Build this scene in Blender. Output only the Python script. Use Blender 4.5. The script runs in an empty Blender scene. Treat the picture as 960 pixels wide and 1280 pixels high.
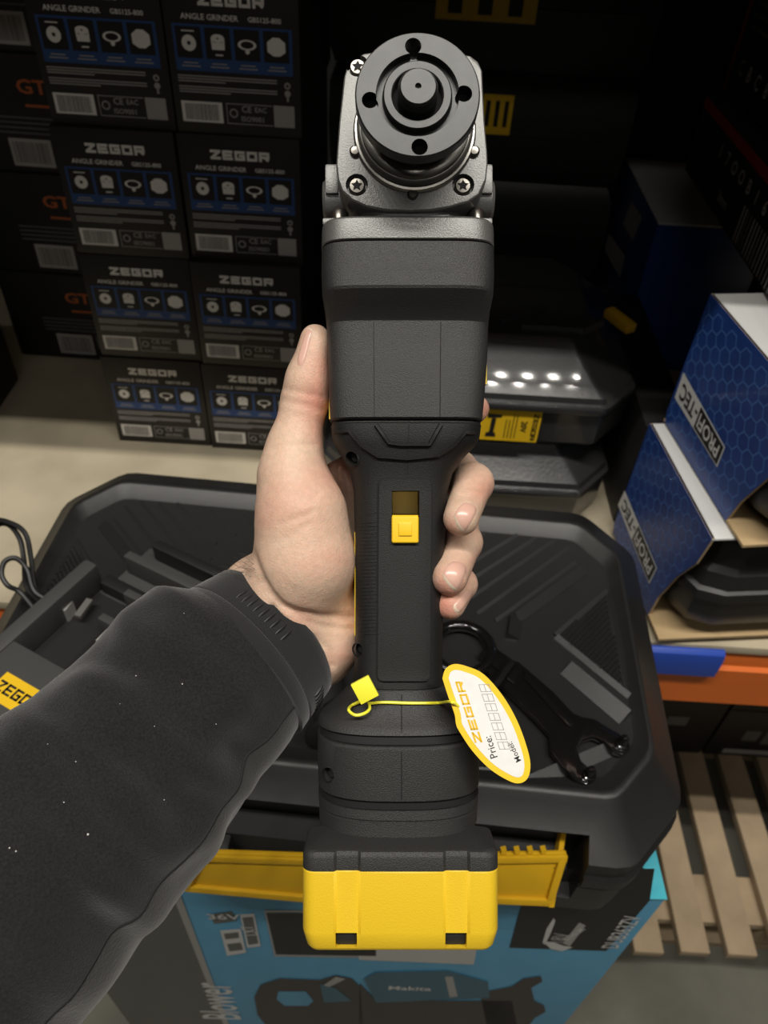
import bpy, bmesh, math, random
import numpy as np
from mathutils import Vector, Matrix, noise
from mathutils.bvhtree import BVHTree
random.seed(7)
scene = bpy.context.scene
COL = scene.collection
# ------------------------------------------------------------------ camera
CAM_H, FPX = 1.53, 962.0
PITCH, ROLL = math.radians(44), math.radians(3.5)
cF = Vector((0, math.cos(PITCH), -math.sin(PITCH)))
_r0 = Vector((1, 0, 0)); _u0 = Vector((0, math.sin(PITCH), math.cos(PITCH)))
cR = math.cos(ROLL)*_r0 + math.sin(ROLL)*_u0
cU = math.cos(ROLL)*_u0 - math.sin(ROLL)*_r0
cC = Vector((0, 0, CAM_H))
cam_d = bpy.data.cameras.new('camera'); cam = bpy.data.objects.new('camera', cam_d); COL.objects.link(cam)
CAMM = Matrix(((cR.x, cU.x, -cF.x, cC.x), (cR.y, cU.y, -cF.y, cC.y), (cR.z, cU.z, -cF.z, cC.z), (0, 0, 0, 1)))
cam.matrix_world = CAMM
cam_d.sensor_fit = 'VERTICAL'; cam_d.sensor_height = 36; cam_d.sensor_width = 27
cam_d.lens = 36*FPX/1280; cam_d.clip_start = 0.01
cam_d.dof.use_dof = True; cam_d.dof.focus_distance = 0.31; cam_d.dof.aperture_fstop = 17
scene.camera = cam
# ------------------------------------------------------------------ world, lamps, exposure
w = bpy.data.worlds.new('hall'); scene.world = w; w.use_nodes = True
w.node_tree.nodes['Background'].inputs[0].default_value = (1.0, 0.95, 0.87, 1)
w.node_tree.nodes['Background'].inputs[1].default_value = 0.008
def lamp(name, loc, size, energy, rot=(0, 0, 0), color=(1, 0.955, 0.875)):
    d = bpy.data.lights.new(name, 'AREA'); d.shape = 'RECTANGLE'; d.size, d.size_y = size
    d.energy = energy; d.color = color
    o = bpy.data.objects.new(name, d); o.location = loc; o.rotation_euler = rot; COL.objects.link(o)
# linear luminaires that hang along the aisle, on the ceiling of the hall
for k in range(15):
    lamp('aisle_luminaire', (-1.6+.24*k, -0.30, 3.9), (.045, .045), 5.3)
    lamp('aisle_luminaire', (-1.5+.24*k, -0.46, 3.9), (.045, .045), 2.9)
lamp('hall_luminaire', (0.3, -2.6, 3.9), (3.2, 0.2), 20)
scene.view_settings.view_transform = 'Standard'; scene.view_settings.look = 'None'
scene.view_settings.gamma = 1; scene.view_settings.use_curve_mapping = False
scene.view_settings.exposure = 0.0
# ------------------------------------------------------------------ pixel helpers (960x1280)
def ray(px, py): return cF + cR*((px-480)/FPX) - cU*((py-640)/FPX)
def pz(px, py, z):
    d = ray(px, py); return cC + d*((z-CAM_H)/d.z)
def pY(px, py, Y):
    d = ray(px, py); return cC + d*(Y/d.y)
def pX(px, py, X):
    d = ray(px, py); return cC + d*(X/d.x)
def hit(px, py, p0, n):
    d = ray(px, py); return cC + d*((p0-cC).dot(n)/d.dot(n))
MM = 0.001
def S(px, py, z):
    """pixel + millimetres in front of the plane 300 mm from the lens -> tool frame (mm)"""
    D = 300-z
    return Vector(((px-480)*D/FPX, (640-py)*D/FPX, z))
TOOLM = CAMM @ Matrix.Translation((0, 0, -0.300)) @ Matrix.Scale(MM, 4)   # tool mm frame -> world
# ------------------------------------------------------------------ materials
MATS = {}
def mat(name, col, rough=0.5, metal=0.0, bump=0.0, bscale=400, var=0.0, vscale=20, coat=0.0, sss=0.0, spec=0.5, sheen=0.0, emit=0):
    m = bpy.data.materials.new(name); m.use_nodes = True; nt = m.node_tree; b = nt.nodes['Principled BSDF']
    b.inputs['Base Color'].default_value = (*col, 1); b.inputs['Roughness'].default_value = rough
    b.inputs['Metallic'].default_value = metal; b.inputs['Specular IOR Level'].default_value = spec
    b.inputs['Coat Weight'].default_value = coat; b.inputs['Coat Roughness'].default_value = 0.06
    b.inputs['Sheen Weight'].default_value = sheen
    if sss:
        b.inputs['Subsurface Weight'].default_value = sss; b.inputs['Subsurface Radius'].default_value = (1, .35, .2)
        b.inputs['Subsurface Scale'].default_value = 0.004
    tc = nt.nodes.new('ShaderNodeTexCoord')
    if var:
        n = nt.nodes.new('ShaderNodeTexNoise'); n.inputs['Scale'].default_value = vscale; n.inputs['Detail'].default_value = 5
        nt.links.new(tc.outputs['Object'], n.inputs['Vector'])
        mr = nt.nodes.new('ShaderNodeMapRange'); mr.inputs['From Min'].default_value = .3; mr.inputs['From Max'].default_value = .7
        mr.inputs['To Min'].default_value = 1-var; mr.inputs['To Max'].default_value = 1+var
        nt.links.new(n.outputs['Fac'], mr.inputs['Value'])
        mx = nt.nodes.new('ShaderNodeMix'); mx.data_type = 'RGBA'; mx.blend_type = 'MULTIPLY'; mx.inputs[0].default_value = 1
        mx.inputs[6].default_value = (*col, 1); nt.links.new(mr.outputs['Result'], mx.inputs[7])
        nt.links.new(mx.outputs[2], b.inputs['Base Color'])
    if bump:
        n2 = nt.nodes.new('ShaderNodeTexNoise'); n2.inputs['Scale'].default_value = bscale; n2.inputs['Detail'].default_value = 2
        nt.links.new(tc.outputs['Object'], n2.inputs['Vector'])
        bp = nt.nodes.new('ShaderNodeBump'); bp.inputs['Strength'].default_value = bump; bp.inputs['Distance'].default_value = 0.0003
        nt.links.new(n2.outputs['Fac'], bp.inputs['Height']); nt.links.new(bp.outputs['Normal'], b.inputs['Normal'])
    MATS[name] = m; return m
M_plastic = mat('grinder_plastic', (.026, .026, .0254), .5, bump=.9, bscale=2400, spec=.45)
M_plastic2 = mat('grinder_rubber', (.0095, .0095, .0092), .55, bump=.6, bscale=2600, spec=.4)
M_seam_shade = mat('seam_shade_black', (.004, .004, .004), .8)  # parting seams, and the shade painted into the foot grooves
M_alu = mat('cast_aluminium', (.165, .165, .16), .42, .5, bump=.35, bscale=1600)
M_steel = mat('burnished_steel', (.030, .031, .031), .36, .45, bump=.08, bscale=3000, var=.12, vscale=120)
M_bright = mat('bright_steel', (.30, .29, .27), .3, .95)
M_dsteel = mat('dark_steel', (.10, .10, .10), .3, .9)
M_yellow = mat('yellow_plastic', (.80, .53, .022), .45, bump=.4, bscale=2200)
M_swyel = mat('switch_yellow', (.88, .56, .015), .4)
M_case = mat('case_plastic', (.015, .015, .0145), .40, bump=.5, bscale=1800)
M_caseY = mat('latch_yellow', (.62, .36, .012), .42, bump=.1, bscale=700)
M_film = mat('wrapped_case', (.026, .026, .026), .36, bump=.8, bscale=260, coat=.8)
M_gloss = mat('black_gloss', (.006, .006, .006), .12, coat=.6)
M_chplast = mat('charger_plastic', (.056, .056, .054), .5, bump=.3, bscale=800)
M_screw = mat('screw_steel', (.16, .15, .135), .3, .9)
M_contact = mat('contact_metal', (.75, .74, .70), .35, .6)
M_rubber = mat('black_rubber', (.012, .012, .012), .5)
M_cloth = mat('sleeve_fabric', (.0135, .0135, .0145), .95, bump=.9, bscale=1500, var=.35, vscale=1100, sheen=.25, spec=.15)
M_knit = mat('sleeve_knit', (.024, .024, .022), .95, bump=.9, bscale=900, sheen=.35, spec=.15)
M_cuff = mat('sleeve_cuff', (.015, .015, .016), .85, bump=.5, bscale=1600, sheen=.3, spec=.2)
M_board = mat('shelf_chipboard', (.44, .38, .27), .85, bump=.2, bscale=300, var=.12, vscale=14)
M_orange = mat('orange_paint', (.75, .16, .02), .45, var=.08, vscale=10)
M_bluepl = mat('blue_plastic', (.02, .07, .42), .4)
M_wood = mat('pallet_wood', (.40, .30, .19), .85, bump=.3, bscale=120, var=.18, vscale=12)
M_floor = mat('concrete', (.13, .125, .10), .75, bump=.3, bscale=60, var=.3, vscale=5)
M_wall = mat('wall_paint', (.012, .012, .012), .9)
M_ceil = mat('ceiling_paint', (.10, .10, .10), .9)
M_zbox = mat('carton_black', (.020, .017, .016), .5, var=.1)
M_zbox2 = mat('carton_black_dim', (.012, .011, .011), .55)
M_pblue = mat('print_blue', (.025, .075, .24), .5)
M_pwhite = mat('print_white', (.84, .82, .79), .55)
M_pgrey = mat('print_grey', (.40, .39, .38), .55)
M_pdim = mat('print_dim', (.12, .115, .11), .6)
M_pblack = mat('print_black', (.010, .010, .010), .5)
M_pred = mat('print_red', (.30, .02, .015), .5)
M_por = mat('print_orange', (.50, .12, .03), .5)
M_label = mat('label_paper', (.60, .59, .56), .6)
M_cblue = mat('carton_blue', (.018, .055, .24), .32, var=.12, vscale=30)
M_hex = mat('honeycomb_line', (.075, .19, .52), .35)
M_cwhite = mat('carton_white', (.68, .68, .67), .45)
M_cgrey = mat('carton_grey', (.20, .20, .20), .45)
M_kraft = mat('kraft_board', (.48, .34, .18), .8, var=.1)
M_makb = mat('carton_teal', (.095, .335, .53), .42, var=.05)
M_makg = mat('carton_slate', (.13, .13, .118), .5)
M_cyan = mat('cyan_tape', (.06, .42, .52), .3, coat=.5)
M_navy = mat('carton_navy', (.012, .03, .09), .5)
M_sticker = mat('sticker_yellow', (.80, .50, .015), .4)
M_tagy = mat('tag_yellow', (.90, .58, .02), .45)
M_tagw = mat('tag_white', (.80, .79, .77), .5, var=.04, vscale=200)
M_lime = mat('seal_yellow', (.90, .85, .05), .35)
M_brown = mat('picture_brown', (.055, .048, .045), .5)
M_teal2 = mat('picture_teal', (.05, .14, .20), .45)
# ------------------------------------------------------------------ mesh builder
def rotz(v): return Matrix.Rotation(v, 4, 'Z')
class MB:
    def __init__(s): s.v = []; s.f = []; s.mi = []; s.cur = 0
    def add(s, vs, fs, M=None):
        o = len(s.v)
        for p in vs:
            p = Vector(p); s.v.append(M @ p if M is not None else p)
        for f in fs: s.f.append(tuple(i+o for i in f)); s.mi.append(s.cur)
        return s
    def box(s, lo, hi, M=None):
        x0, y0, z0 = lo; x1, y1, z1 = hi
        return s.add([(x0,y0,z0),(x1,y0,z0),(x1,y1,z0),(x0,y1,z0),(x0,y0,z1),(x1,y0,z1),(x1,y1,z1),(x0,y1,z1)],
                     [(0,3,2,1),(4,5,6,7),(0,1,5,4),(1,2,6,5),(2,3,7,6),(3,0,4,7)], M)
    def loft(s, rings, cap0=True, cap1=True, M=None, closed=True):
        n = len(rings[0]); vs = [p for r in rings for p in r]; fs = []
        for i in range(len(rings)-1):
            for j in range(n if closed else n-1):
                a = i*n+j; b = i*n+(j+1) % n; fs.append((a, b, b+n, a+n))
        if cap0: fs.append(tuple(range(n-1, -1, -1)))
        if cap1: fs.append(tuple((len(rings)-1)*n+j for j in range(n)))
        return s.add(vs, fs, M)
    def prism(s, poly, h0, h1, M=None):
        return s.loft([[(x, y, h0) for x, y in poly], [(x, y, h1) for x, y in poly]], M=M)
    def slab(s, pts, n, t):
        """flat polygon of 3-D points with thickness t along normal n"""
        n = Vector(n).normalized()
        return s.loft([[Vector(p) for p in pts], [Vector(p)+n*t for p in pts]])
    def lathe(s, prof, M=None, n=40, cap0=True, cap1=True):
        rings = [[(r*math.cos(2*math.pi*k/n), r*math.sin(2*math.pi*k/n), z) for k in range(n)] for r, z in prof]
        return s.loft(rings, cap0, cap1, M)
    def tube(s, path, r, n=10, M=None, cap=True):
        path = [Vector(p) for p in path]; rings = []; up = None
        for i, p in enumerate(path):
            t = (path[min(i+1, len(path)-1)]-path[max(i-1, 0)]).normalized()
            if up is None: up = t.orthogonal().normalized()
            up = (up - t*up.dot(t)).normalized(); sd = t.cross(up)
            rr = r[i] if isinstance(r, (list, tuple)) else r
            rings.append([p + up*(rr*math.cos(2*math.pi*k/n)) + sd*(rr*math.sin(2*math.pi*k/n)) for k in range(n)])
        return s.loft(rings, cap, cap, M)
    def mesh(s, name):
        me = bpy.data.meshes.new(name); me.from_pydata([tuple(p) for p in s.v], [], s.f); me.validate(); return me
    def build(s, name, mats, parent=None, ang=35, world=None, bevel=0, seg=2, fix=True):
        """world: matrix that takes the builder's coordinates to the thing's own frame"""
        me = s.mesh(name)
        if not isinstance(mats, (list, tuple)): mats = [mats]
        for m in mats: me.materials.append(m)
        if len(mats) > 1: me.polygons.foreach_set('material_index', s.mi)
        if fix:
            bm = bmesh.new(); bm.from_mesh(me); bmesh.ops.recalc_face_normals(bm, faces=bm.faces); bm.to_mesh(me); bm.free()
        if world is not None: me.transform(world)
        return link(name, me, parent, ang, bevel, seg)
def link(name, me, parent=None, ang=35, bevel=0, seg=2):
    if bevel:
        bm = bmesh.new(); bm.from_mesh(me)
        es = [e for e in bm.edges if len(e.link_faces) == 2 and e.calc_face_angle(0) > math.radians(30)]
        bmesh.ops.bevel(bm, geom=es, offset=bevel, segments=seg, affect='EDGES', clamp_overlap=True, profile=.6)
        bm.to_mesh(me); bm.free()
    me.polygons.foreach_set('use_smooth', [ang > 0]*len(me.polygons))
    if ang > 0: me.set_sharp_from_angle(angle=math.radians(ang))
    o = bpy.data.objects.new(name, me); COL.objects.link(o)
    if parent is not None: o.parent = parent
    return o
def cut(o, cutters):
    """cut MB solids (same frame as the object) out of o"""
    for c in cutters:
        me = c.mesh('cutter')
        bm = bmesh.new(); bm.from_mesh(me); bmesh.ops.recalc_face_normals(bm, faces=bm.faces); bm.to_mesh(me); bm.free()
        t = bpy.data.objects.new('cutter', me); COL.objects.link(t)
        if o.parent: t.parent = o.parent
        md = o.modifiers.new('cut', 'BOOLEAN'); md.operation = 'DIFFERENCE'; md.object = t; md.solver = 'EXACT'
        bpy.context.view_layer.update()
        dg = bpy.context.evaluated_depsgraph_get()
        new = bpy.data.meshes.new_from_object(o.evaluated_get(dg)); o.modifiers.clear()
        o.data = new; bpy.data.objects.remove(t)
    o.data.set_sharp_from_angle(angle=math.radians(35))
def tag(o, label=None, cat=None, group=None, kind=None):
    if label: o['label'] = label
    if cat: o['category'] = cat
    if group: o['group'] = group
    if kind: o['kind'] = kind
    return o
def thing(name, label, cat, M=None, group=None):
    o = bpy.data.objects.new(name, None); COL.objects.link(o); o.empty_display_size = .02
    if M is not None: o.matrix_world = M
    return tag(o, label, cat, group)
def copy_tree(o, parent=None):
    c = o.copy(); COL.objects.link(c); c.parent = parent
    for ch in list(o.children): copy_tree(ch, c)
    return c
def frame(origin, xdir, ydir):
    x = Vector(xdir).normalized(); y = Vector(ydir); y = (y-x*y.dot(x)).normalized(); z = x.cross(y)
    o = Vector(origin)
    return Matrix(((x.x, y.x, z.x, o.x), (x.y, y.y, z.y, o.y), (x.z, y.z, z.z, o.z), (0, 0, 0, 1)))
# flat print ----------------------------------------------------------
_TX = {}
def text2d(s, size=1.0, bold=0.0, sx=1.0, shear=0.0, align='CENTER'):
    key = (s, bold, shear, align)
    if key not in _TX:
        c = bpy.data.curves.new('lettering', 'FONT'); c.body = s; c.size = 1; c.align_x = align; c.align_y = 'CENTER'
        c.offset = bold; c.shear = shear; c.resolution_u = 2
        o = bpy.data.objects.new('lettering', c); COL.objects.link(o); bpy.context.view_layer.update()
        me = bpy.data.meshes.new_from_object(o.evaluated_get(bpy.context.evaluated_depsgraph_get()))
        _TX[key] = ([(v.co.x, v.co.y) for v in me.vertices], [tuple(p.vertices) for p in me.polygons])
        bpy.data.objects.remove(o); bpy.data.curves.remove(c); bpy.data.meshes.remove(me)
    vs, fs = _TX[key]
    return [(x*size*sx, y*size) for x, y in vs], fs
STROKE = {
 'Z': [[(0,1),(1,1),(0,0),(1,0)]], 'E': [[(1,1),(0,1),(0,0),(1,0)], [(0,.5),(.9,.5)]],
 'G': [[(1,1),(0,1),(0,0),(1,0),(1,.5),(.55,.5)]], 'O': [[(0,0),(0,1),(1,1),(1,0),(0,0)]],
 'R': [[(0,0),(0,1),(1,1),(1,.45),(0,.45)], [(.55,.45),(1,0)]], '8': [[(0,0),(0,1),(1,1),(1,0),(0,0)], [(0,.5),(1,.5)]]}
def strokes2d(s, h, wd, gap, t, slant=0.0):
    """wide squared logo lettering; returns verts, faces centred on the origin"""
    vs = []; fs = []; x0 = 0
    for ch in s:
        for pl in STROKE[ch]:
            P = [Vector((x0+x*(wd-t)+t/2, y*(h-t)+t/2)) for x, y in pl]
            for a, b in zip(P, P[1:]):
                d = (b-a).normalized(); n = Vector((-d.y, d.x))*(t/2); e = d*(t/2*(.98 if abs(d.x*d.y) < .01 else .2))
                o = len(vs); vs += [a-e-n, b+e-n, b+e+n, a-e+n]; fs.append((o, o+1, o+2, o+3))
        x0 += wd+gap
    W = x0-gap
    return [(x-W/2+(y-h/2)*slant, y-h/2) for x, y in vs], fs
class Flat:
    """flat print laid on a plane: frame matrix takes (x, y, lift) to the thing's frame"""
    def __init__(s, M, lift=.0004): s.m = MB(); s.M = M; s.l = lift
    def put(s, vf, x=0, y=0, rot=0, lift=None):
        c, d = math.cos(rot), math.sin(rot); l = s.l if lift is None else lift
        s.m.add([(x+c*a-d*b, y+d*a+c*b, l) for a, b in vf[0]], vf[1], s.M); return s
    def rect(s, x0, y0, x1, y1, lift=None):
        return s.put(([(x0,y0),(x1,y0),(x1,y1),(x0,y1)], [(0,1,2,3)]), lift=lift)
    def poly(s, pts, lift=None): return s.put((list(pts), [tuple(range(len(pts)))]), lift=lift)
    def disc(s, x, y, r, n=16, ry=None, lift=None):
        return s.poly([(x+r*math.cos(6.2832*k/n), y+(ry or r)*math.sin(6.2832*k/n)) for k in range(n)], lift=lift)
    def ring(s, x, y, r0, r1, n=18, sy=1.0, lift=None):
        vs = []; fs = []
        for k in range(n):
            a = 6.2832*k/n; vs += [(x+r0*math.cos(a), y+sy*r0*math.sin(a)), (x+r1*math.cos(a), y+sy*r1*math.sin(a))]
            j = (k+1) % n; fs.append((2*k, 2*k+1, 2*j+1, 2*j))
        return s.put((vs, fs), lift=lift)
    def build(s, name, m, parent): return s.m.build(name, m, parent, ang=0, fix=False)
def barcode(fl, x0, y0, x1, y1, lift, seed=1):
    r = random.Random(seed); x = x0
    while x < x1:
        w_ = (x1-x0)*r.uniform(.008, .03); fl.rect(x, y0, min(x+w_, x1), y1, lift); x += w_+(x1-x0)*r.uniform(.01, .03)
# ================================================================== the setting
SH = 0.85                                    # shelf deck
def struct(name, mb, m, **k): return tag(mb.build(name, m, **k), kind='structure')
struct('floor', MB().box((-4, -4, -.05), (4, 4, 0)), M_floor, ang=0)
struct('wall_back', MB().box((-4, 3.2, 0), (4, 3.25, 4.2)), M_wall, ang=0)
struct('ceiling', MB().box((-4, -4, 4.2), (4, 4, 4.25)), M_ceil, ang=0)
# pallet rack
rack = thing('pallet_rack', 'orange steel pallet rack with pale chipboard shelf deck', 'rack', Matrix.Translation((0, .5, 0)))
RW = Matrix.Translation((0, -.5, 0))
def beam(z0, z1, y0, name='beam'):
    b = MB(); t = .012
    prof = [(y0, z0), (y0, z1-.030), (y0+t*.4, z1-.026), (y0+t*.4, z1-.006), (y0+.006, z1), (y0+.05, z1), (y0+.05, z0)]
    b.loft([[(x, y, z) for y, z in prof] for x in (-1.35, 1.35)]); return b.build(name, M_orange, rack, world=RW)
bfront = beam(.742, .8375, .522)
beam(.742, .8375, 1.56)
beam(1.66, 1.75, .5); beam(1.66, 1.75, 1.56)
for x0, x1 in ((-1.35, -.72), (-.718, .30), (.302, 1.35)):
    MB().box((x0, .524, SH-.012), (x1, 1.62, SH)).build('shelf_board', M_board, rack, world=RW, bevel=.001)
MB().box((-1.35, .50, 1.751), (1.35, 1.62, 1.763)).build('shelf_board', M_board, rack, world=RW)
for x in (-1.40, 1.35):
    for y in (.5, 1.54):
        MB().box((x, y, 0), (x+.05, y+.08, 3.0)).build('upright', M_navy, rack, world=RW)
# blue plastic sleeve clipped over the beam
m = MB(); m.loft([[(x, y, z) for y, z in ((.5195, .800), (.515, .804), (.514, .830), (.516, .842), (.521, .8455), (.5235, .8455), (.5235, .839), (.521, .837), (.5200, .832), (.5205, .800))] for x in (.17, .386)])
clip = m.build('beam_sleeve', M_bluepl, None, world=Matrix.Translation((-.29, -.522, -.80)), bevel=.0015)
clip.location = (.29, .522, .80); tag(clip, 'blue plastic sleeve clipped over the orange rack beam', 'plastic sleeve')
# ------------------------------------------------------------------ wooden pallet on the floor
pal = thing('wooden_pallet', 'slatted pale wooden pallet on the floor under the orange beam', 'pallet', Matrix.Translation((.74, .9, 0)))
PWm = Matrix.Translation((-.74, -.9, 0))
first = MB().box((-.0245, -.465, 0), (.0245, .465, .02)).build('slat', M_wood, pal, bevel=.002)
for k in range(12):
    o = first if k == 0 else first.copy()
    if k: COL.objects.link(o)
    o.location = (.331+.078*k-.74, random.uniform(-.006, .006), .12+random.uniform(-.001, .001)); o.rotation_euler.z = random.uniform(-.008, .008)
for y in (.52, .9, 1.31):
    MB().box((.30, y-.03, .10), (1.22, y+.05, .1185)).build('cross_board', M_wood, pal, world=PWm)
    for x in (.31, .71, 1.10):
        MB().box((x, y-.03, .018), (x+.1, y+.05, .0995)).build('block', M_wood, pal, world=PWm, bevel=.002)
    MB().box((.30, y-.03, 0), (1.22, y+.05, .0175)).build('runner', M_wood, pal, world=PWm)
# dark goods on the pallet
def dark_carton(x0, x1, y0, y1, z0, z1, name, label, cat, labels, m=None, group=None):
    t = thing(name, label, cat, Matrix.Translation(((x0+x1)/2, y0, z0)), group)
    W = Matrix.Translation((-(x0+x1)/2, -y0, -z0))
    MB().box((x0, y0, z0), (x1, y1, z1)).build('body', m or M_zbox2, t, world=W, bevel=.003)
    F = W @ frame((0, y0, 0), (1, 0, 0), (0, 0, 1))
    for lm, rects in labels:
        fl = Flat(F, .0006)
        for r in rects: fl.rect(*r)
        fl.build('printed_label', lm, t)
    return t
dark_carton(.40, .66, .80, 1.2, .14, .50, 'carton', 'plain black carton on the pallet beside the big tool case corner', 'box',
            [(M_pdim, [(.56, .24, .60, .27), (.50, .40, .58, .42)])])
dark_carton(.665, .98, .80, 1.2, .14, .30, 'carton', 'black carton with worn grey markings standing on pallet at right edge', 'box',
            [(M_pgrey, [(.70, .150, .80, .166)]), (M_pdim, [(.72, .20, .75, .235), (.76, .19, .86, .27), (.88, .20, .95, .26)])])
dark_carton(.665, .98, .80, 1.2, .302, .46, 'carton', 'black carton with one grey label, stacked directly beneath the orange beam', 'box',
            [(M_pgrey, [(.735, .325, .84, .348)]), (M_pdim, [(.86, .32, .93, .36)])])
# ------------------------------------------------------------------ angle grinder cartons
ZW, ZH, ZD = .126, .1345, .30
def zbox():
    t = thing('grinder_carton', 'x', 'box', None, 'black angle grinder cartons stacked in two columns')
    MB().box((-ZW/2, 0, 0), (ZW/2, ZD, ZH)).build('body', M_zbox, t, bevel=.0012)
    F = frame((0, 0, 0), (1, 0, 0), (0, 0, 1)); mm = .001
    fl = Flat(F); fl.put(strokes2d('ZEGOR', .0096, .0108, .0018, .0028), .001, .1155); fl.build('logo_lettering', M_pwhite, t)
    fl = Flat(F); fl.put(text2d('ANGLE GRINDER', .0066, .012, 1.05), -.020, .1015); fl.put(text2d('GBS125-800', .0058, .012, 1.05), .031, .1015); fl.build('title_lettering', M_pwhite, t)
    pf = Flat(F); pf.rect(-.056, .0565, .056, .0955); p = pf.build('icon_panel', M_pblue, t)
    fl = Flat(F, .0006)
    for k in range(4): fl.rect(-.0535+k*.0275, .0675, -.0535+k*.0275+.0240, .0935)
    fl.build('icon_tile', M_pblack, p)
    fl = Flat(F, .0008)
    xs = [-.0415+k*.0275 for k in range(4)]
    fl.ring(xs[0], .0800, .0018, .0068); fl.rect(xs[0]-.006, .0895, xs[0]+.006, .0905)
    fl.ring(xs[1], .0850, .0012, .0064, sy=.55); fl.poly([(xs[1]-.0064, .0845), (xs[1]-.006, .0755), (xs[1]+.006, .0755), (xs[1]+.0064, .0845), (xs[1]+.004, .0815), (xs[1]-.004, .0815)])
    fl.rect(xs[1]-.003, .0705, xs[1]+.004, .0718)
    fl.ring(xs[2], .0810, .0062, .0088, sy=.5); fl.poly([(xs[2]-.002, .078), (xs[2]+.002, .078), (xs[2]+.002, .0745), (xs[2], .073), (xs[2]-.002, .0745)])
    fl.poly([(xs[3]-.0085, .0765), (xs[3]-.003, .0730), (xs[3]+.003, .0730), (xs[3]+.0085, .0765), (xs[3]+.0085, .0845), (xs[3]+.003, .0885), (xs[3]-.003, .0885), (xs[3]-.0085, .0845)])
    fl.build('icon', M_pwhite, p)
    fl = Flat(F, .0008)
    for k in range(4):
        fl.rect(xs[k]-.007, .0630, xs[k]+.007, .0640); fl.rect(xs[k]-.009, .0602, xs[k]+.009, .0612)
    fl.build('caption', M_pgrey, p)
    fl = Flat(F); r = random.Random(3)
    for y in (.0515, .0492, .0469): fl.rect(-.056, y, .040 if y > .047 else -.010, y+.0011)
    for y in (.0420, .0397, .0374): fl.rect(-.056, y, .040 if y > .0375 else -.006, y+.0011)
    fl.ring(.050, .0480, .0015, .003); fl.disc(.050, .041, .003); fl.rect(.0490, .034, .0510, .039)
    fl.build('fine_print', M_pgrey, t)
    fl = Flat(F); fl.rect(-.056, .0105, -.0155, .0295); p = fl.build('barcode_label', M_pwhite, t)
    fl = Flat(F, .0007); barcode(fl, -.0525, .0125, -.0190, .0275, .0007, 4); fl.build('bars', M_pdim, p)
    fl = Flat(F); fl.rect(-.0115, .0105, .0340, .0112); fl.rect(-.0115, .0288, .0340, .0295); fl.rect(-.0115, .0105, -.0108, .0295)
    fl.ring(-.0045, .0205, .0030, .0042); fl.put(text2d('CE', .0085, .01), .0085, .0245); fl.put(text2d('EAC', .0065, .01), .0225, .0245)
    fl.put(text2d('ISO9001', .0068, .012), .0145, .0155); fl.build('mark_panel', M_pgrey, t)
    fl = Flat(F); fl.rect(.0355, .0100, .0560, .0300); p = fl.build('square_label', M_pgrey, t)
    return t
zlab = {
 (0, 0): 'black grinder carton at the bottom of the left column, standing on the shelf', (1, 0): 'black grinder carton at the bottom right of the stack, partly behind the thumb',
 (0, 1): 'black grinder carton second from the bottom in the left column', (1, 1): 'black grinder carton second from the bottom in the right column',
 (0, 2): 'black grinder carton third from the bottom in the left column, beside the orange-lettered boxes', (1, 2): 'black grinder carton third from the bottom in the right column',
 (0, 3): 'topmost black grinder carton of the left column, cut by the frame', (1, 3): 'topmost black grinder carton of the right column, cut by the frame'}
z0 = zbox(); rr = random.Random(5)
for c in range(2):
    for r_ in range(4):
        o = z0 if (c, r_) == (0, 0) else copy_tree(z0)
        o.location = ((-.3055, -.1775)[c]+.0030*r_+rr.uniform(-.0004, .0004), .812+rr.uniform(-.003, .003)+.002*r_, SH+r_*(ZH+.0008))
        o.rotation_euler.z = rr.uniform(-.004, .004); o['label'] = zlab[(c, r_)]
# boxes with orange lettering behind them
def gbox():
    t = thing('tool_carton', 'x', 'box', None, 'black boxes with orange lettering behind the grinder cartons')
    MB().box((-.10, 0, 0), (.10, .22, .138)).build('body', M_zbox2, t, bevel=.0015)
    F = frame((0, 0, 0), (1, 0, 0), (0, 0, 1))
    fl = Flat(F); fl.put(text2d('GTM', .022, .02, 1.3), .022, .102); fl.rect(-.002, .080, .054, .083); fl.build('logo_lettering', M_por, t)
    fl = Flat(F)
    for k in range(4): fl.rect(-.05, .066-.006*k, .08, .068-.006*k)
    fl.build('fine_print', M_pdim, t)
    fl = Flat(F); fl.rect(-.036, .008, .018, .042); p = fl.build('barcode_label', M_pgrey, t)
    fl = Flat(F, .0007); barcode(fl, -.032, .012, .014, .038, .0007, 9); fl.build('bars', M_pdim, p)
    fl = Flat(F); fl.rect(.024, .020, .058, .042); fl.disc(.032, .012, .005); fl.disc(.045, .012, .005); fl.build('square_label', M_pdim, t)
    return t
g0 = gbox()
gl = ['bottom', 'second from the bottom', 'third from the bottom', 'topmost']
for k in range(4):
    o = g0 if k == 0 else copy_tree(g0)
    o.location = (-.474+.003*k, 1.0+.004*k, SH+.004+.1385*k); o.rotation_euler.z = -.02
    o['label'] = 'dark box with orange lettering behind the left column, %s of its stack' % gl[k]
# navy carton at the left edge
nx = pz(0, 510, SH).x; nz = pX(0, 372, nx).z
t = thing('navy_carton', 'dark navy carton on the shelf at the far left edge', 'box', Matrix.Translation((nx-.1, .64, SH)))
MB().box((-.2, 0, 0), (.1, .30, nz-SH)).build('body', M_zbox2, t, bevel=.002)
MB().box((-.19, .01, nz-SH), (.0985, .29, nz-SH+.0015)).build('top_print', M_navy, t)
fl = Flat(frame((.1, 0, 0), (0, 1, 0), (0, 0, 1)))
fl.rect(.02, nz-SH-.045, .28, nz-SH-.006); fl.build('side_stripe', M_cblue, t)
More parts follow.
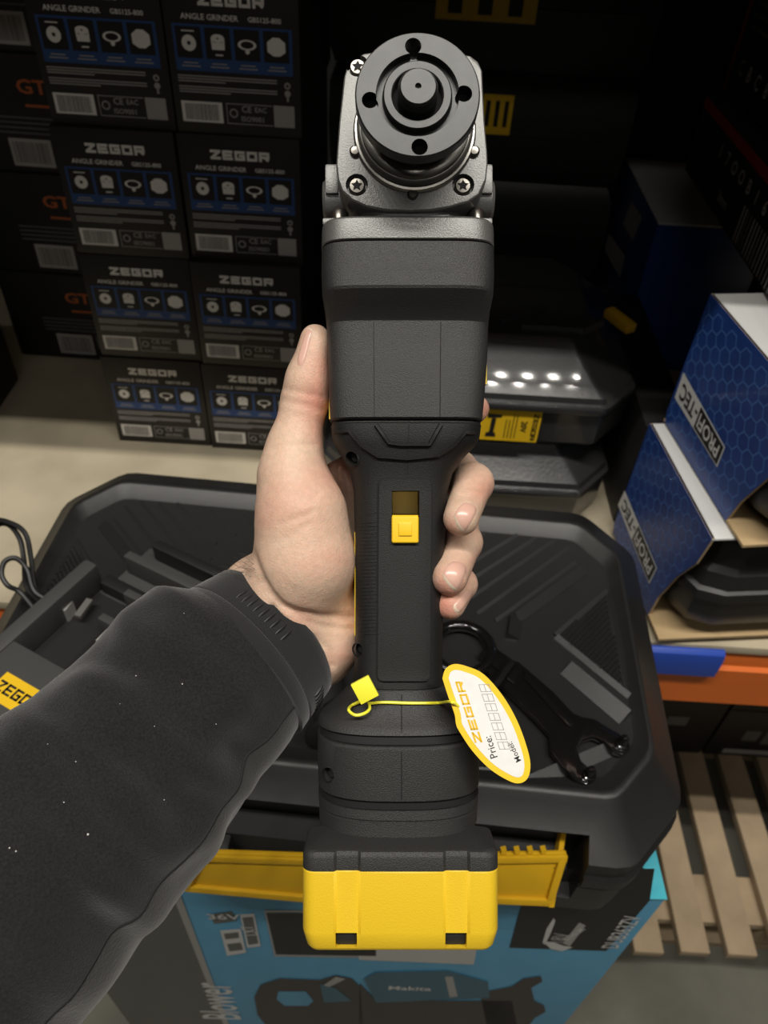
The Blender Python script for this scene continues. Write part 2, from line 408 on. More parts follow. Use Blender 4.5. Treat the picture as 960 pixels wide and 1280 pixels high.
# ------------------------------------------------------------------ blue sleeved cartons at right
def carton(A, B, z0, h, cutp, label, lab_px, wd, grey):
    A = Vector((*A, z0)); B = Vector((*B, z0)); u = (B-A).normalized()
    M = frame(A, u, (0, 0, 1)); n = M.col[2].xyz
    t = thing('sleeved_tool_case', label, 'tool carton', M, 'blue sleeved tool cartons')
    L = max(p[0] for p in cutp)
    # local: x back->front, y up, z outward (towards -X)
    side = [(0, .012), (.004, .0)] + cutp + [(0, h)]
    s_ = MB().prism(side, -.0006, 0).build('sleeve_side', M_cblue, t, ang=0)
    MB().prism(side, -.0032, -.0007).build('sleeve_liner', M_kraft, t, ang=0)
    ft = cutp[-1][0]; fb = cutp[0][0]
    MB().box((0, h-.0028, -wd), (ft, h, -.0002)).build('sleeve_top', M_cwhite, t, bevel=.0008)
    MB().box((.045, h+.0001, -wd), (ft, h+.0006, -grey)).build('top_stripe', M_cgrey, t, ang=0)
    MB().box((0, 0, -wd), (fb+.035, .003, -.0002)).build('sleeve_bottom', M_kraft, t, ang=0)
    # honeycomb print
    hx = MB(); R = .0098; th = .0006
    def inside(x, y):
        if not (.002 < y < h-.002 and x > .002): return False
        for (x0, y0), (x1, y1) in zip(cutp, cutp[1:]):
            if y0 <= y <= y1 and x > x0+(x1-x0)*(y-y0)/max(1e-6, y1-y0)-.002: return False
        return True
    segs = set()
    for i in range(-1, 18):
        for j in range(-1, 14):
            cx = i*R*1.5; cy = j*R*math.sqrt(3)+(i % 2)*R*math.sqrt(3)/2
            P = [(cx+R*math.cos(k*math.pi/3), cy+R*math.sin(k*math.pi/3)) for k in range(6)]
            for k in range(3):
                a, b = Vector(P[k]), Vector(P[k+1])
                if inside(*a) and inside(*b):
                    d = (b-a).normalized(); e = Vector((-d.y, d.x))*th
                    hx.add([(*(a-e), .0003), (*(b-e), .0003), (*(b+e), .0003), (*(a+e), .0003)], [(0, 1, 2, 3)])
    hx.build('honeycomb_print', M_hex, s_, ang=0, fix=False)
    # name label: corners C-top, C-bottom, P-bottom, P-top seen in the photo
    inv = M.inverted()
    q = [inv @ hit(x, y, A, n) for x, y in lab_px]     # order: back/low, back/high, front/high, front/low
    lb = MB(); lb.add([(p.x, p.y, .0006) for p in q], [(0, 1, 2, 3)])
    lo = lb.build('name_label', M_cwhite, s_, ang=0, fix=False)
    def qm(a, b, lift): # a: 0 front .. 1 back (reading direction), b: 0 letter foot(high) .. 1 letter top(low)
        hi = q[2].lerp(q[1], a); low = q[3].lerp(q[0], a); p = hi.lerp(low, b); return (p.x, p.y, lift)
    bl = MB(); bl.add([qm(a, b, .0009) for a, b in ((.015, .06), (.535, .06), (.535, .94), (.015, .94))], [(0, 1, 2, 3)])
    bl.build('label_field', M_pblack, lo, ang=0, fix=False)
    for s, c0, c1, mt in (('PROFI', .06, .50, M_cwhite), ('-TEC', .55, .93, M_pblack)):
        vs, fs = text2d(s, 1, .02); xs = [v[0] for v in vs]; ys = [v[1] for v in vs]; X0, X1 = min(xs), max(xs); Y0, Y1 = min(ys), max(ys)
        tm = MB(); tm.add([qm(c0+(x-X0)/(X1-X0)*(c1-c0), .2+(y-Y0)/(Y1-Y0)*.6, .0012) for x, y in vs], fs)
        tm.build('lettering', mt, lo, ang=0, fix=False)
    # the black case inside the sleeve
    def ring(y, ins):
        x0, x1 = -.004+ins, L+.004-ins; z0_, z1_ = -wd+.006+ins, -.006-ins; c = .035
        return [(x0+c, y, z1_), (x0, y, z1_-c), (x0, y, z0_+c), (x0+c, y, z0_), (x1-c, y, z0_), (x1-c*.3, y, z0_+c*.3), (x1, y, z0_+c), (x1, y, z1_-c), (x1-c*.3, y, z1_-c*.3), (x1-c, y, z1_)]
    rings = [ring(y*h, i) for y, i in ((.09, .020), (.17, .008), (.30, .002), (.44, .002), (.45, -.002), (.53, -.002), (.54, .002), (.66, .003), (.70, .008), (.88, .012), (.965, .022))]
    MB().loft(rings).build('tool_case', M_case, t, ang=30, bevel=.001)
    return t
carton((.285, .687), (.307, .514), SH+.010, .166, [(.135, 0), (.138, .035), (.152, .085), (.170, .125), (.176, .166)],
       'blue honeycomb carton at the bottom, resting on the rack shelf beside the case', [(773, 631), (781.5, 613), (822, 710), (812, 730)], .40, .5)
carton((.300, .690), (.325, .535), SH+.179, .152, [(.157, 0), (.163, .03), (.180, .075), (.200, .12), (.206, .152)],
       'blue honeycomb carton on top of the other blue carton, white lid', [(844, 497), (855, 465), (907, 559), (897, 584)], .38, .05)
# black boxes with red edges above them
bx = .352; zb = SH+.179+.154
ztop = pX(955, 202, bx).z
def redbox(x0, z0, z1, y0, y1, label, top):
    t = thing('tool_carton', label, 'box', Matrix.Translation((x0, y0, z0)), 'black boxes with red edges')
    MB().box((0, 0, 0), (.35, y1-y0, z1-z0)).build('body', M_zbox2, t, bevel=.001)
    F = frame((0, y1-y0, 0), (0, -1, 0), (0, 0, 1))      # left face, x back->front
    L = y1-y0; h = z1-z0
    if top == 1:
        fl = Flat(F); fl.rect(0, h-.012, L, h-.0005); fl.build('red_edge', M_pred, t)
        fl = Flat(F)
        for k, ch in enumerate('I7OOBI69'):
            fl = Flat(F); fl.put(text2d(ch, .020, .02), .10+.026*k, h-.030, 0); fl.build('letter', M_pgrey, t)
        fl = Flat(F); fl.put(text2d('3mm', .016, .01), .15, .02); fl.build('lettering', M_pgrey, t)
        fl = Flat(F); r = random.Random(2)
        for k in range(26): fl.rect(.21+.0082*k, .003, .21+.0082*k+r.uniform(.001, .0035), .040)
        fl.build('barcode', M_pgrey, t)
    else:
        fl = Flat(F); fl.rect(0, 0, .012, h); fl.build('red_edge', M_pred, t)
        fl = Flat(F)
        for k, ch in enumerate('CBC8'):
            fl = Flat(F); fl.put(text2d(ch, .022, .02), .04+.03*k, .03); fl.build('letter', M_pgrey, t)
        fl = Flat(F)
        for k in range(9): fl.rect(.03, .07+.011*k, .17, .073+.011*k)
        fl.build('fine_print', M_pdim, t)
    return t
yb = pX(886, 112, bx).y
redbox(bx, zb, ztop, .50, yb, 'black box with a red top edge and large barcode, on the upper blue carton', 1)
redbox(bx+.028, ztop+.001, ztop+.20, .50, pX(906, 108, bx+.03).y, 'black box with a red upright edge, topmost at the right frame edge', 0)
# white topped blue box standing in the dark behind
fx = .36; p0 = pX(780, 205, fx); p1 = pX(826, 270, fx); p2 = pX(875, 270, fx+.07)
t = thing('white_topped_box', 'blue box with white top and two pale labels in the dark behind', 'box', Matrix.Translation((fx, p1.y, SH)))
h = (p0.z+p1.z)/2-SH; L = p0.y-p1.y
MB().box((0, 0, 0), (.16, L, h-.002)).build('body', M_cblue, t, bevel=.001)
MB().box((0, 0, h-.0018), (.16, L, h)).build('lid', M_cwhite, t)
F = frame((0, L, 0), (0, -1, 0), (0, 0, 1)); fl = Flat(F); inv = (Matrix.Translation((fx, p1.y, SH)) @ F).inverted()
for qd in (((790, 252), (803, 272), (791, 301), (779, 279)), ((761, 291), (782, 320), (775, 347), (756, 312))):
    fl = Flat(F); fl.poly([(inv @ pX(x, y, fx)).xy for x, y in qd]); fl.build('pale_label', M_label, t)
dark_carton(.335, .62, 1.335, 1.58, SH+.001, SH+.76, 'carton', 'added tall black carton that blacks out the gap behind the white topped box', 'box', [])  # added to black out the grey wall above the white lid
# ================================================================== tool cases
def oct_ring(hw, hd, c, z, r=.010, n=3):
    """chamfered rectangle, corners eased with n points"""
    P = [(hw, -hd+c), (hw, hd-c), (hw-c*.85, hd), (-hw+c*.85, hd), (-hw, hd-c), (-hw, -hd+c), (-hw+c*.85, -hd), (hw-c*.85, -hd)]
    out = []
    for i, p in enumerate(P):
        p = Vector(p); a = Vector(P[i-1]); b = Vector(P[(i+1) % 8])
        d0 = (a-p).normalized()*r; d1 = (b-p).normalized()*r
        for k in range(n):
            t = k/(n-1); q = (p+d0)*(1-t)**2 + p*2*t*(1-t) + (p+d1)*t*t
            out.append((q.x, q.y, z))
    return out
def case_shell(hw, hd, h, c, m, parent, recess=True, name='shell'):
    prof = [(0, .012), (.03*h, .006), (.24*h, .004), (.46*h, .003), (.49*h, .001), (.495*h, .004), (.515*h, .004), (.52*h, 0), (.62*h, 0), (.65*h, .003), (.78*h, .004), (.955*h, .040), (.99*h, .0435), (h, .046)]
    if recess: prof += [(h, .050), (.995*h, .0510), (.928*h, .0640), (.925*h, .0655)]
    return MB().loft([oct_ring(hw-i*(.62 if i > .003 else 1), hd-i, c-.35*i, z, .012-.06*i) for z, i in prof]).build(name, m, parent, ang=17)
CY = -math.radians(2.6); CB = SH+.001; CH = .124
CM = Matrix.Translation((-.045, .439, CB)) @ rotz(CY)
case = thing('tool_case', 'large black plastic tool case lying open side down on teal carton and shelf, yellow latches', 'tool case', CM)
case['label'] = 'large black plastic tool case with ribbed lid and yellow latches, under the grinder'
CI = CM.inverted()
HW, HD = .306, .196
shell = case_shell(HW, HD, CH, .058, M_case, case)
ZT = CB+.925*CH                       # world height of the sunk lid panel
def cl(px, py, dz=0):
    p = CI @ pz(px, py, ZT+dz); return Vector((p.x, p.y))
zf = .925*CH
def bar(a, b, w_, h, name='rib', m=None, mirror=True, par=None, z=zf):
    for s in ((1, -1) if mirror else (1,)):
        A = Vector((a.x*s, a.y)); B = Vector((b.x*s, b.y)); d = (B-A).normalized(); n = Vector((-d.y, d.x))*w_/2
        P = [A-n, B-n, B+n, A+n]; k0, k1 = (-.25, .85) if n.y > 0 else (-.85, .25)
        Q = [A+n*k0+d*w_*.2, B+n*k0-d*w_*.2, B+n*k1-d*w_*.2, A+n*k1+d*w_*.2]; hh = (.12, 1) if n.y > 0 else (1, .12)
        k0 = 0
        Q = [A-n*.92+d*w_*.1, B-n*.92-d*w_*.1, B+n*.85-d*w_*.1, A+n*.85+d*w_*.1] if n.y > 0 else [A-n*.85+d*w_*.1, B-n*.85-d*w_*.1, B+n*.92-d*w_*.1, A+n*.92+d*w_*.1]
        MB().loft([[(*p, z-.001) for p in P], [(*p, z+h*hh[0 if i < 2 else 1]) for i, p in enumerate(Q)]]).build(name, m or M_case, par or case, ang=20)
for p, q in (((560, 668), (540, 681)), ((605, 668), (560, 695)), ((647, 669), (580, 710)), ((670, 673), (580, 731)), ((693, 676), (582, 752)), ((711, 685), (596, 768)), ((720, 703), (619, 777))):
    bar(cl(*p), cl(*q), .0035, .0022)
bar(cl(731, 714), cl(645, 776), .010, .0075, 'lid_ridge'); bar(cl(645, 772), cl(641, 800), .013, .0075, 'lid_ridge')
bar(cl(705, 836), cl(782, 901), .016, .0075, 'lid_ridge')
bar(cl(560, 985), cl(652, 985), .012, .006, 'lid_ridge'); bar(cl(652, 985), cl(770, 935), .012, .006, 'lid_ridge')
# knurled triangles
def knurl(T, name='knurled_panel'):
    T = [Vector(p) for p in T]
    for s in (1, -1):
        m = MB(); A, B, C_ = [Vector((p.x*s, p.y)) for p in T]
        cen = (A+B+C_)/3
        m.loft([[(*p, zf-.0005) for p in (A, B, C_)], [(*(p.lerp(cen, .02)), zf+.0008) for p in (A, B, C_)]])
        def ins(p):
            def cr(a, b): return (b.x-a.x)*(p.y-a.y)-(b.y-a.y)*(p.x-a.x)
            v = [cr(A, B), cr(B, C_), cr(C_, A)]; return all(x > 0 for x in v) or all(x < 0 for x in v)
        st = .0052; R = .0034
        x0 = min(A.x, B.x, C_.x); x1 = max(A.x, B.x, C_.x); y0 = min(A.y, B.y, C_.y); y1 = max(A.y, B.y, C_.y)
        j = 0; y = y0
        while y < y1:
            x = x0+(j % 2)*st/2
            while x < x1:
                if all(ins(Vector((x+dx, y+dy))) for dx, dy in ((R*.8, 0), (-R*.8, 0), (0, R*.8), (0, -R*.8))):
                    m.add([(x-R*.75, y, zf+.0008), (x, y-R, zf+.0008), (x+R*.75, y, zf+.0008), (x, y+R, zf+.0008), (x, y, zf+.0036)], [(0, 1, 4), (1, 2, 4), (2, 3, 4), (3, 0, 4)])
                x += st
            y += st*.62; j += 1
        o = m.build(name, M_case, case, ang=0, fix=False); o['kind'] = 'stuff'
        for a, b in ((A, B), (B, C_), (C_, A)):
            bar(a, b, .006, .003, 'panel_border', mirror=False)
knurl([cl(760, 739), cl(694, 796), cl(787, 872)])
knurl([cl(590, 880), cl(556, 965), cl(626, 965)])
# latches with the dark pockets behind them
def latch_at(P, name='latch'):
    """P: four world points: top-left, top-right, bottom-right, bottom-left of the flap"""
    tl, tr, br, bl = [CI @ p for p in P]
    n = (tr-tl).cross(bl-tl).normalized()
    if n.y > 0: n = -n
    c = (tl+tr+br+bl)/4
    f = MB().slab([tl, tr, br, bl], n, .004).build(name, M_caseY, case, bevel=.001)
    for a, b in ((tl, tr), (tr, br), (br, bl), (bl, tl)):
        d = (c-(a+b)/2).normalized()*.006
        MB().slab([a+n*.004, b+n*.004, b+d+n*.004, a+d+n*.004], n, .0035).build('rim', M_caseY, f, bevel=.0008)
    up = (tl-bl).normalized()
    for k in range(4 if tl.x > 0 else 0):
        p = tl.lerp(tr, .3+.14*k)
        MB().slab([p+up*.001, p+(tr-tl).normalized()*.004+up*.001, p+(tr-tl).normalized()*.004+up*.005, p+up*.004], n, .005).build('tooth', M_caseY, f)
    e = MB(); d = (tr-tl).normalized()
    for q0, q1 in ((tr, br), (tl, bl)):
        e = MB().slab([q0-d*.003+up*.012-n*.012, q0+d*.001+up*.012-n*.012, q1+d*.001, q1-d*.003], n, .008).build('cheek', M_caseY, f)
    return f
# flaps stand out from the front wall: top edge near the wall, lower edge towards the viewer
latch_at([pz(590, 1064, .927), pz(707, 1062, .927), pz(688, 1124, .885), pz(590, 1120, .885)])
latch_at([pz(246, 1060, .927), pz(420, 1066, .927), pz(420, 1121, .885), pz(230, 1104, .885)])
yw = -HD
for x0, x1 in ((CI @ pz(575, 1060, .92)).x, (CI @ pz(722, 1060, .92)).x), ((CI @ pz(250, 1050, .92)).x, (CI @ pz(425, 1060, .92)).x):
    cut(shell, [MB().box((x0, yw-.05, .030), (x1, yw+.034, .1075))])
    MB().box((x0+.01, yw+.012, .032), (x1-.01, yw+.0335, .066)).build('latch_hinge', M_rubber, case)
# stay bracket left of the left latch
p = CI @ pz(262, 1070, .90)
MB().box((p.x-.008, yw-.006, .022), (p.x+.016, yw+.03, .062)).build('hinge_lug', M_case, case, bevel=.003)
# ------------------------------------------------------------------ wrapped cases behind
def back_case(name, label, cx, y0, z, hw, hd, h, m, sticker=None, latch=False, grp='wrapped black tool cases at the back'):
    M = Matrix.Translation((cx, y0+hd, z)); t = thing(name, label, 'tool case', M, grp)
    sh = MB()
    prof = [(0, .012), (.05*h, .008), (.42*h, .006), (.45*h, .004), (.52*h, .004), (.54*h, .008), (.60*h, .010), (.885*h, .050), (.95*h, .055), (h, .062)]
    MB().loft([oct_ring(hw-i, hd-i, .05-.3*i, zz, .005) for zz, i in prof]).build('shell', m, t, ang=18)
    zt = h
    for s in (1, -1):
        for a, b in (((.02, -hd+.085), (.075, -hd+.125)), ((.045, -hd+.078), (.115, -hd+.078)), ((.115, -hd+.078), (.14, -hd+.10))):
            A = Vector((a[0]*s, a[1])); B = Vector((b[0]*s, b[1])); d = (B-A).normalized(); n = Vector((-d.y, d.x))*.005
            MB().loft([[(*p, zt-.002) for p in (A-n, B-n, B+n, A+n)], [(*p, zt+.005) for p in (A-n*.5, B-n*.5, B+n*.5, A+n*.5)]]).build('lid_ridge', m, t)
    MB().box((-hw+.05, -hd-.0012, .47*h), (hw-.05, -hd+.006, .53*h)).build('seam_bead', m, t, bevel=.0015)
    if sticker:
        x0, x1, zz0, zz1, yy = sticker
        F = frame((0, -hd+yy, 0), (1, 0, 0), (0, 0, 1)); fl = Flat(F, .001); fl.rect(x0, zz0, x1, zz1); st = fl.build('yellow_sticker', M_sticker, t)
        F2 = F; hh = zz1-zz0; ww = x1-x0
        fl = Flat(F2, .0014); fl.put(strokes2d('ZEGOR', hh*.13, hh*.155, hh*.02, hh*.03), x1-hh*.13, (zz0+zz1)/2, -math.pi/2)
        fl.put(text2d('20V', hh*.22, .02), x1-hh*.42, (zz0+zz1)/2, -math.pi/2)
        for k in range(4): fl.rect(x1-hh*(.62+.09*k), zz0+hh*.1, x1-hh*(.60+.09*k), zz1-hh*(.1 if k < 2 else .3))
        # picture of the tool
        cx_ = x1-hh*1.22; fl.poly([(cx_-.07*hh, zz0+.25*hh), (cx_+.05*hh, zz0+.25*hh), (cx_+.07*hh, zz0+.72*hh), (cx_-.05*hh, zz0+.72*hh)])
        fl.poly([(cx_-.16*hh, zz0+.72*hh), (cx_+.20*hh, zz0+.76*hh), (cx_+.20*hh, zz0+.84*hh), (cx_-.16*hh, zz0+.86*hh)]); fl.poly([(cx_-.16*hh, zz0+.12*hh), (cx_+.12*hh, zz0+.12*hh), (cx_+.10*hh, zz0+.26*hh), (cx_-.14*hh, zz0+.26*hh)])
        fl.build('sticker_print', M_pblack, st)
    if latch:
        for s in (1, -1): MB().box((s*(hw-.040)-.012, hd-.1, h-.012), (s*(hw-.040)+.012, hd-.03, h+.006)).build('latch', M_caseY, t, bevel=.002)
    return t
X0 = .098; yb_ = .705
sx0 = pY(600, 530, yb_).x-X0-.02; sx1 = pY(682, 505, yb_).x-X0
back_case('tool_case', 'lower glossy wrapped tool case behind the big case, under the stickered one', X0, .690, SH, .184, .16, .116, M_film)
c2 = back_case('tool_case', 'glossy wrapped tool case with yellow sticker, on another case behind the grinder', X0, yb_, SH+.117, .19, .16, .112, M_film,
          sticker=(sx0, sx1, .006, .050, .0045))
lp_ = pz(774, 402, SH+.117+.10)-Vector((X0, yb_+.16, SH+.117))
MB().box((-.007, -.022, -.004), (.007, .022, .008), Matrix.Translation(lp_) @ rotz(.5)).build('latch', M_caseY, c2, bevel=.002)
# dark stack far behind, two of them with yellow stickers in shadow
zc = SH
back_specs = [(.21, 'lowest'), (.19, 'middle'), (.19, 'upper'), (.19, 'topmost')]
def far_case(cx, y0, z, w_, h, label, st=None):
    t = thing('tool_case', label, 'tool case', Matrix.Translation((cx, y0, z)), 'black tool cases in the dark at the back')
    rings = [[(x, y, zz) for x, y in ((-w_+i, i), (w_-i, i), (w_-i, .19-i), (-w_+i, .19-i))] for zz, i in ((0, .008), (.02, .002), (h*.5, 0), (h-.02, .002), (h, .012))]
    MB().loft(rings).build('shell', M_case, t, ang=25)
    MB().box((-w_+.02, -.003, h*.46), (w_-.02, .004, h*.52)).build('seam_bead', M_case, t)
    if st:
        x0, x1, a, b = st; F = frame((0, 0, 0), (1, 0, 0), (0, 0, 1))
        fl = Flat(F, .0035); fl.rect(x0, a, x1, b); s = fl.build('yellow_sticker', M_sticker, t)
        fl = Flat(F, .004)
        for k in range(3): fl.rect(x0+(x1-x0)*(.12+.3*k), a+(b-a)*.2, x0+(x1-x0)*(.26+.3*k), b-(b-a)*.15)
        fl.build('sticker_print', M_pblack, s)
    return t
YB = 1.09
def stk(px0, py0, px1, py1, cx, z): a = pY(px0, py0, YB); b = pY(px1, py1, YB); return (a.x-cx, b.x-cx, b.z-z, a.z-z)
hC = .135
for k in range(5):
    z = SH+.002+k*(hC+.001); st = None; ex = ['bottom of the rear stack', 'second in the rear stack', 'third in the rear stack', 'with a dim yellow sticker beside the gear head', 'with a dim yellow sticker at the top of the frame'][k]
    for (q, rect) in (((605, 118), (605, 116, 636, 168)), ((607, 15), (547, -20, 668, 30))):
        zz = pY(q[0], (rect[1]+rect[3])/2, YB).z
        if z < zz < z+hC:
            s_ = stk(rect[0], rect[1], rect[2], rect[3], .095, z); st = (s_[0], s_[1], max(.006, s_[2]), min(hC-.006, s_[3]))
    far_case(.095, YB, z, .20, hC, 'black tool case in the dark, ' + (ex if (st or k < 3) else 'above the others in the rear stack'), st)
for k in range(4):
    far_case(.74, 1.09, SH+.002+k*.155, .19, .154, 'added black tool case that keeps light out at the right, %s of four' % ['lowest', 'second', 'third', 'topmost'][k])  # backing goods added so that no light leaks in behind
dark_carton(.292, .345, .71, 1.02, SH+.001, SH+.155, 'carton', 'narrow black carton wedged between the wrapped cases and the blue cartons', 'box', [])
# ================================================================== teal carton under the case
Pl = pz(218, 1105, SH); Pr = pz(833, 1123, SH); ux = (Pr-Pl); ux.z = 0; ux.normalize()
Pl2 = pz(30, 1105, SH)
Wk = (Pr-Pl).length + (Pl-Pl2).length
Pl0 = Pr - ux*Wk
KM = frame(Vector((Pl0.x, Pl0.y, 0)), ux, Vector((-ux.y, ux.x, 0)))
kar = thing('blower_carton', 'tall teal and black cardboard carton standing on the floor under the tool case', 'box', KM)
KH = SH-.001; KDp = .215
MB().box((0, 0, 0), (Wk, KDp, KH)).build('body', M_makb, kar, bevel=.0015)
KF = frame((0, 0, 0), (1, 0, 0), (0, 0, 1)); KI = (KM @ KF).inverted(); kn = (KM @ KF).col[2].xyz; kp = (KM @ KF).col[3].xyz
def kf(px, py): p = KI @ hit(px, py, kp, kn); return (p.x, p.y)
xs = (Pl-Pl0).length
def kpoly(name, m, polys, lift, par=None):
    fl = Flat(KF, lift)
    for q in polys: fl.poly([kf(*p) for p in q])
    return fl.build(name, m, par or kar)
fl = Flat(KF, .0005); fl.rect(0, 0, xs-.004, KH); slate = fl.build('slate_panel', M_makg, kar)
fl = Flat(KF, .0006); fl.rect(xs-.005, 0, xs+.002, KH); fl.build('pale_stripe', M_pgrey, kar)
fl = Flat(KF, .0009); c = kf(262, 1238); fl.put(text2d('Blower', .066, .012, .8), c[0]+.005, c[1]-.045, math.pi/2); fl.build('lettering', M_cwhite, slate)
blk = kpoly('black_panel', M_pblack, [[(637, 1184), (758, 1188), (812, 1125), (818, 1085), (664, 1085)]], .0005)
def ktext(s, px, py, hgt, rot, m, par, bold=.012, sx=1.0, lift=.0009, name='lettering'):
    fl = Flat(KF, lift); c = kf(px, py); fl.put(text2d(s, hgt, bold, sx), c[0], c[1], rot); return fl.build(name, m, par)
ktext('DUB363ZV', 777, 1165, .023, math.pi/2, M_cwhite, blk, .014, .80)
fl = Flat(KF, .0008)
def arcpts(pts): return [kf(*p) for p in pts]
fl.poly(arcpts([(692, 1146), (683, 1160), (678, 1177), (681, 1180), (688, 1166), (694, 1150)])); fl.poly(arcpts([(679, 1176), (688, 1185), (702, 1188), (716, 1183), (704, 1181), (690, 1176)]))
fl.build('emblem', M_cwhite, blk)
ktext('18V', 699, 1172, .020, math.pi/2, M_pgrey, blk, .02, .9)
fl = Flat(KF, .0007); fl.poly(arcpts([(703, 1178), (712, 1182), (732, 1156), (724, 1152)])); fb = fl.build('emblem_plate', M_pgrey, blk)
ktext('LITHIUM', 717, 1167, .010, math.radians(72), M_cwhite, fb, .02, .9, .001)
ic = Flat(KF, .0006)
ic.poly(arcpts([(262, 1142), (290, 1138), (296, 1150), (268, 1154)])); io = ic.build('voltage_plate', M_makg, kar)
ktext('36V', 279, 1145, .019, math.pi/2*0+.05, M_cwhite, io, .02, 1.0, .001)
ic = Flat(KF, .0006)
for q in ([(275, 1162), (301, 1160), (308, 1190), (284, 1194)], [(300, 1142), (318, 1141), (326, 1182), (309, 1184)]): ic.poly(arcpts(q))
bo = ic.build('battery_icon', M_cwhite, kar)
ic = Flat(KF, .0009)
for q in ([(280, 1166), (298, 1164), (299, 1171), (282, 1173)], [(284, 1179), (301, 1177), (304, 1186), (287, 1188)], [(303, 1146), (316, 1145), (323, 1178), (311, 1180)]): ic.poly(arcpts(q))
ic.build('icon_print', M_makg, bo)
ktext('LXT', 313, 1162, .016, math.radians(100), M_cwhite, bo, .02, .9, .0012)
fr_ = kpoly('feature_frame', M_pgrey, [[(330, 1137), (470, 1137), (470, 1197), (343, 1195)]], .0005)
kpoly('feature_picture', M_pblack, [[(333, 1140), (470, 1140), (470, 1194), (345, 1192)]], .0008, fr_)
kpoly('white_label', M_label, [[(447, 1185), (596, 1185), (592, 1205), (449, 1199)]], .0006)
# printed picture of the blower
bl = kpoly('blower_picture', M_brown, [[(318, 1245), (326, 1230), (350, 1222), (400, 1224), (420, 1218), (440, 1222), (450, 1232), (455, 1290), (340, 1290), (322, 1268)],
     [(450, 1228), (470, 1250), (640, 1250), (648, 1290), (448, 1290)],
     [(600, 1240), (640, 1232), (655, 1222), (676, 1219), (678, 1226), (664, 1234), (668, 1250), (680, 1256), (682, 1264), (668, 1272), (655, 1290), (610, 1290)]], .0007)
kpoly('picture_highlight', M_makb, [[(348, 1238), (382, 1238), (392, 1250), (385, 1256), (356, 1256), (346, 1248)]], .0010, bl)
bt = kpoly('picture_body', M_teal2, [[(455, 1222), (470, 1214), (560, 1212), (610, 1226), (612, 1246), (470, 1252)], [(400, 1228), (420, 1234), (440, 1250), (405, 1252)]], .0011, bl)
ktext('Makita', 512, 1234, .020, math.radians(0), M_cwhite, bt, .02, .9, .0014)
for q_ in ([(420, 1219), (432, 1222), (412, 1232), (404, 1230)], [(556, 1219), (566, 1219), (572, 1244), (562, 1245)]): kpoly('picture_shine', M_pgrey, [q_], .0013, bl)
MB().box((Wk-.014, -.0008, KH-.0005), (Wk+.0008, KDp, KH+.0008)).build('cyan_tape', M_cyan, kar)
MB().box((.30, .0005, KH+.0001), (Wk-.014, KDp-.0005, KH+.0007)).build('top_print', M_gloss, kar)
# ================================================================== things lying on the case
# charger
zc0 = CB+CH+.004; zcT = zc0+.050
P0 = pz(113, 692, zcT); P1 = pz(0, 791, zcT); Q1 = pz(150, 692, zcT); Q2 = pz(199, 733, zcT)
e1 = (P1-P0).normalized(); e2 = Vector((0, 0, 1)).cross(e1)
if e2.dot(Q2-Q1) < 0: e2 = -e2
right_handed = e1.cross(e2).z > 0
# local frame: x = -e2 or e2 so that z is up
XH = frame(Vector((P0.x, P0.y, zc0)), e2 if not right_handed else e1, e1 if not right_handed else e2)
ch = thing('battery_charger', 'black battery charger with open slot and yellow sticker, on the case by the sleeve', 'charger', XH)
def cb(x0, x1, y0, y1, z0_, z1_):   # x along e1, y along e2
    if right_handed: return (x0, y0, z0_), (x1, y1, z1_)
    return (y0, x0, z0_), (y1, x1, z1_)
MB().box(*cb(0, .20, 0, .135, 0, .020)).build('base', M_chplast, ch, bevel=.003)
MB().box(*cb(.006, .20, 0, .014, .0195, .050)).build('side_wall', M_chplast, ch, bevel=.003)
MB().box(*cb(.098, .20, .0142, .135, .0195, .050)).build('top_panel', M_chplast, ch, bevel=.002)
for x in (.010, .040):
    MB().box(*cb(x, x+.007, .050, .135, .0195, .044)).build('rail', M_chplast, ch, bevel=.001)
MB().box(*cb(-.046, -.0002, .022, .135, 0, .028)).build('base', M_chplast, ch, bevel=.002)
MB().box(*cb(-.020, -.012, .026, .135, .0282, .050)).build('rail', M_chplast, ch, bevel=.001)
MB().box(*cb(-.046, -.036, .036, .135, .0282, .046)).build('rail', M_rubber, ch, bevel=.002)
MB().box(*cb(.0, .012, .016, .135, .0195, .034)).build('end_wall', M_rubber, ch, bevel=.003)
MB().box(*cb(.048, .095, .052, .130, .0195, .030)).build('contact_block', M_rubber, ch, bevel=.001)
for qa, qb in (((80, 763), (96, 742)), ((121, 801), (135, 787))):
    ia, ib = [XH.inverted() @ pz(*q_, zc0+.036) for q_ in (qa, qb)]
    dv = (ib-ia); nv = Vector((-dv.y, dv.x, 0)).normalized()*.0012
    MB().prism([(ia-nv).xy, (ib-nv).xy, (ib+nv).xy, (ia+nv).xy], .020, .036).build('contact', M_contact, ch)
    nv = nv*12 if (nv.x if not right_handed else nv.y) > 0 else nv*-12
    MB().prism([(ia+nv*.6).xy, (ib+nv*.6).xy, (ib+nv).xy, (ia+nv).xy], .030, .0335).build('contact_pad', M_pdim, ch)
MB().box(*cb(.014, .097, .015, .050, .0195, .0215)).build('slot_floor', M_rubber, ch)
# sticker on the panel
sc = XH.inverted() @ pz(22, 870, zcT)
ex = Vector((0, 1, 0)) if right_handed else Vector((1, 0, 0))
ey = Vector((-1, 0, 0)) if right_handed else Vector((0, -1, 0))
FS = frame((sc.x, sc.y, .0505), ex, ey)
fl = Flat(FS, .0003); fl.rect(-.022, -.011, .022, .011); so = fl.build('yellow_sticker', M_sticker, ch)
fl = Flat(FS, .0006); fl.put(strokes2d('ZEGOR', .009, .0068, .0014, .0018), 0, 0); fl.build('lettering', M_pblack, so)
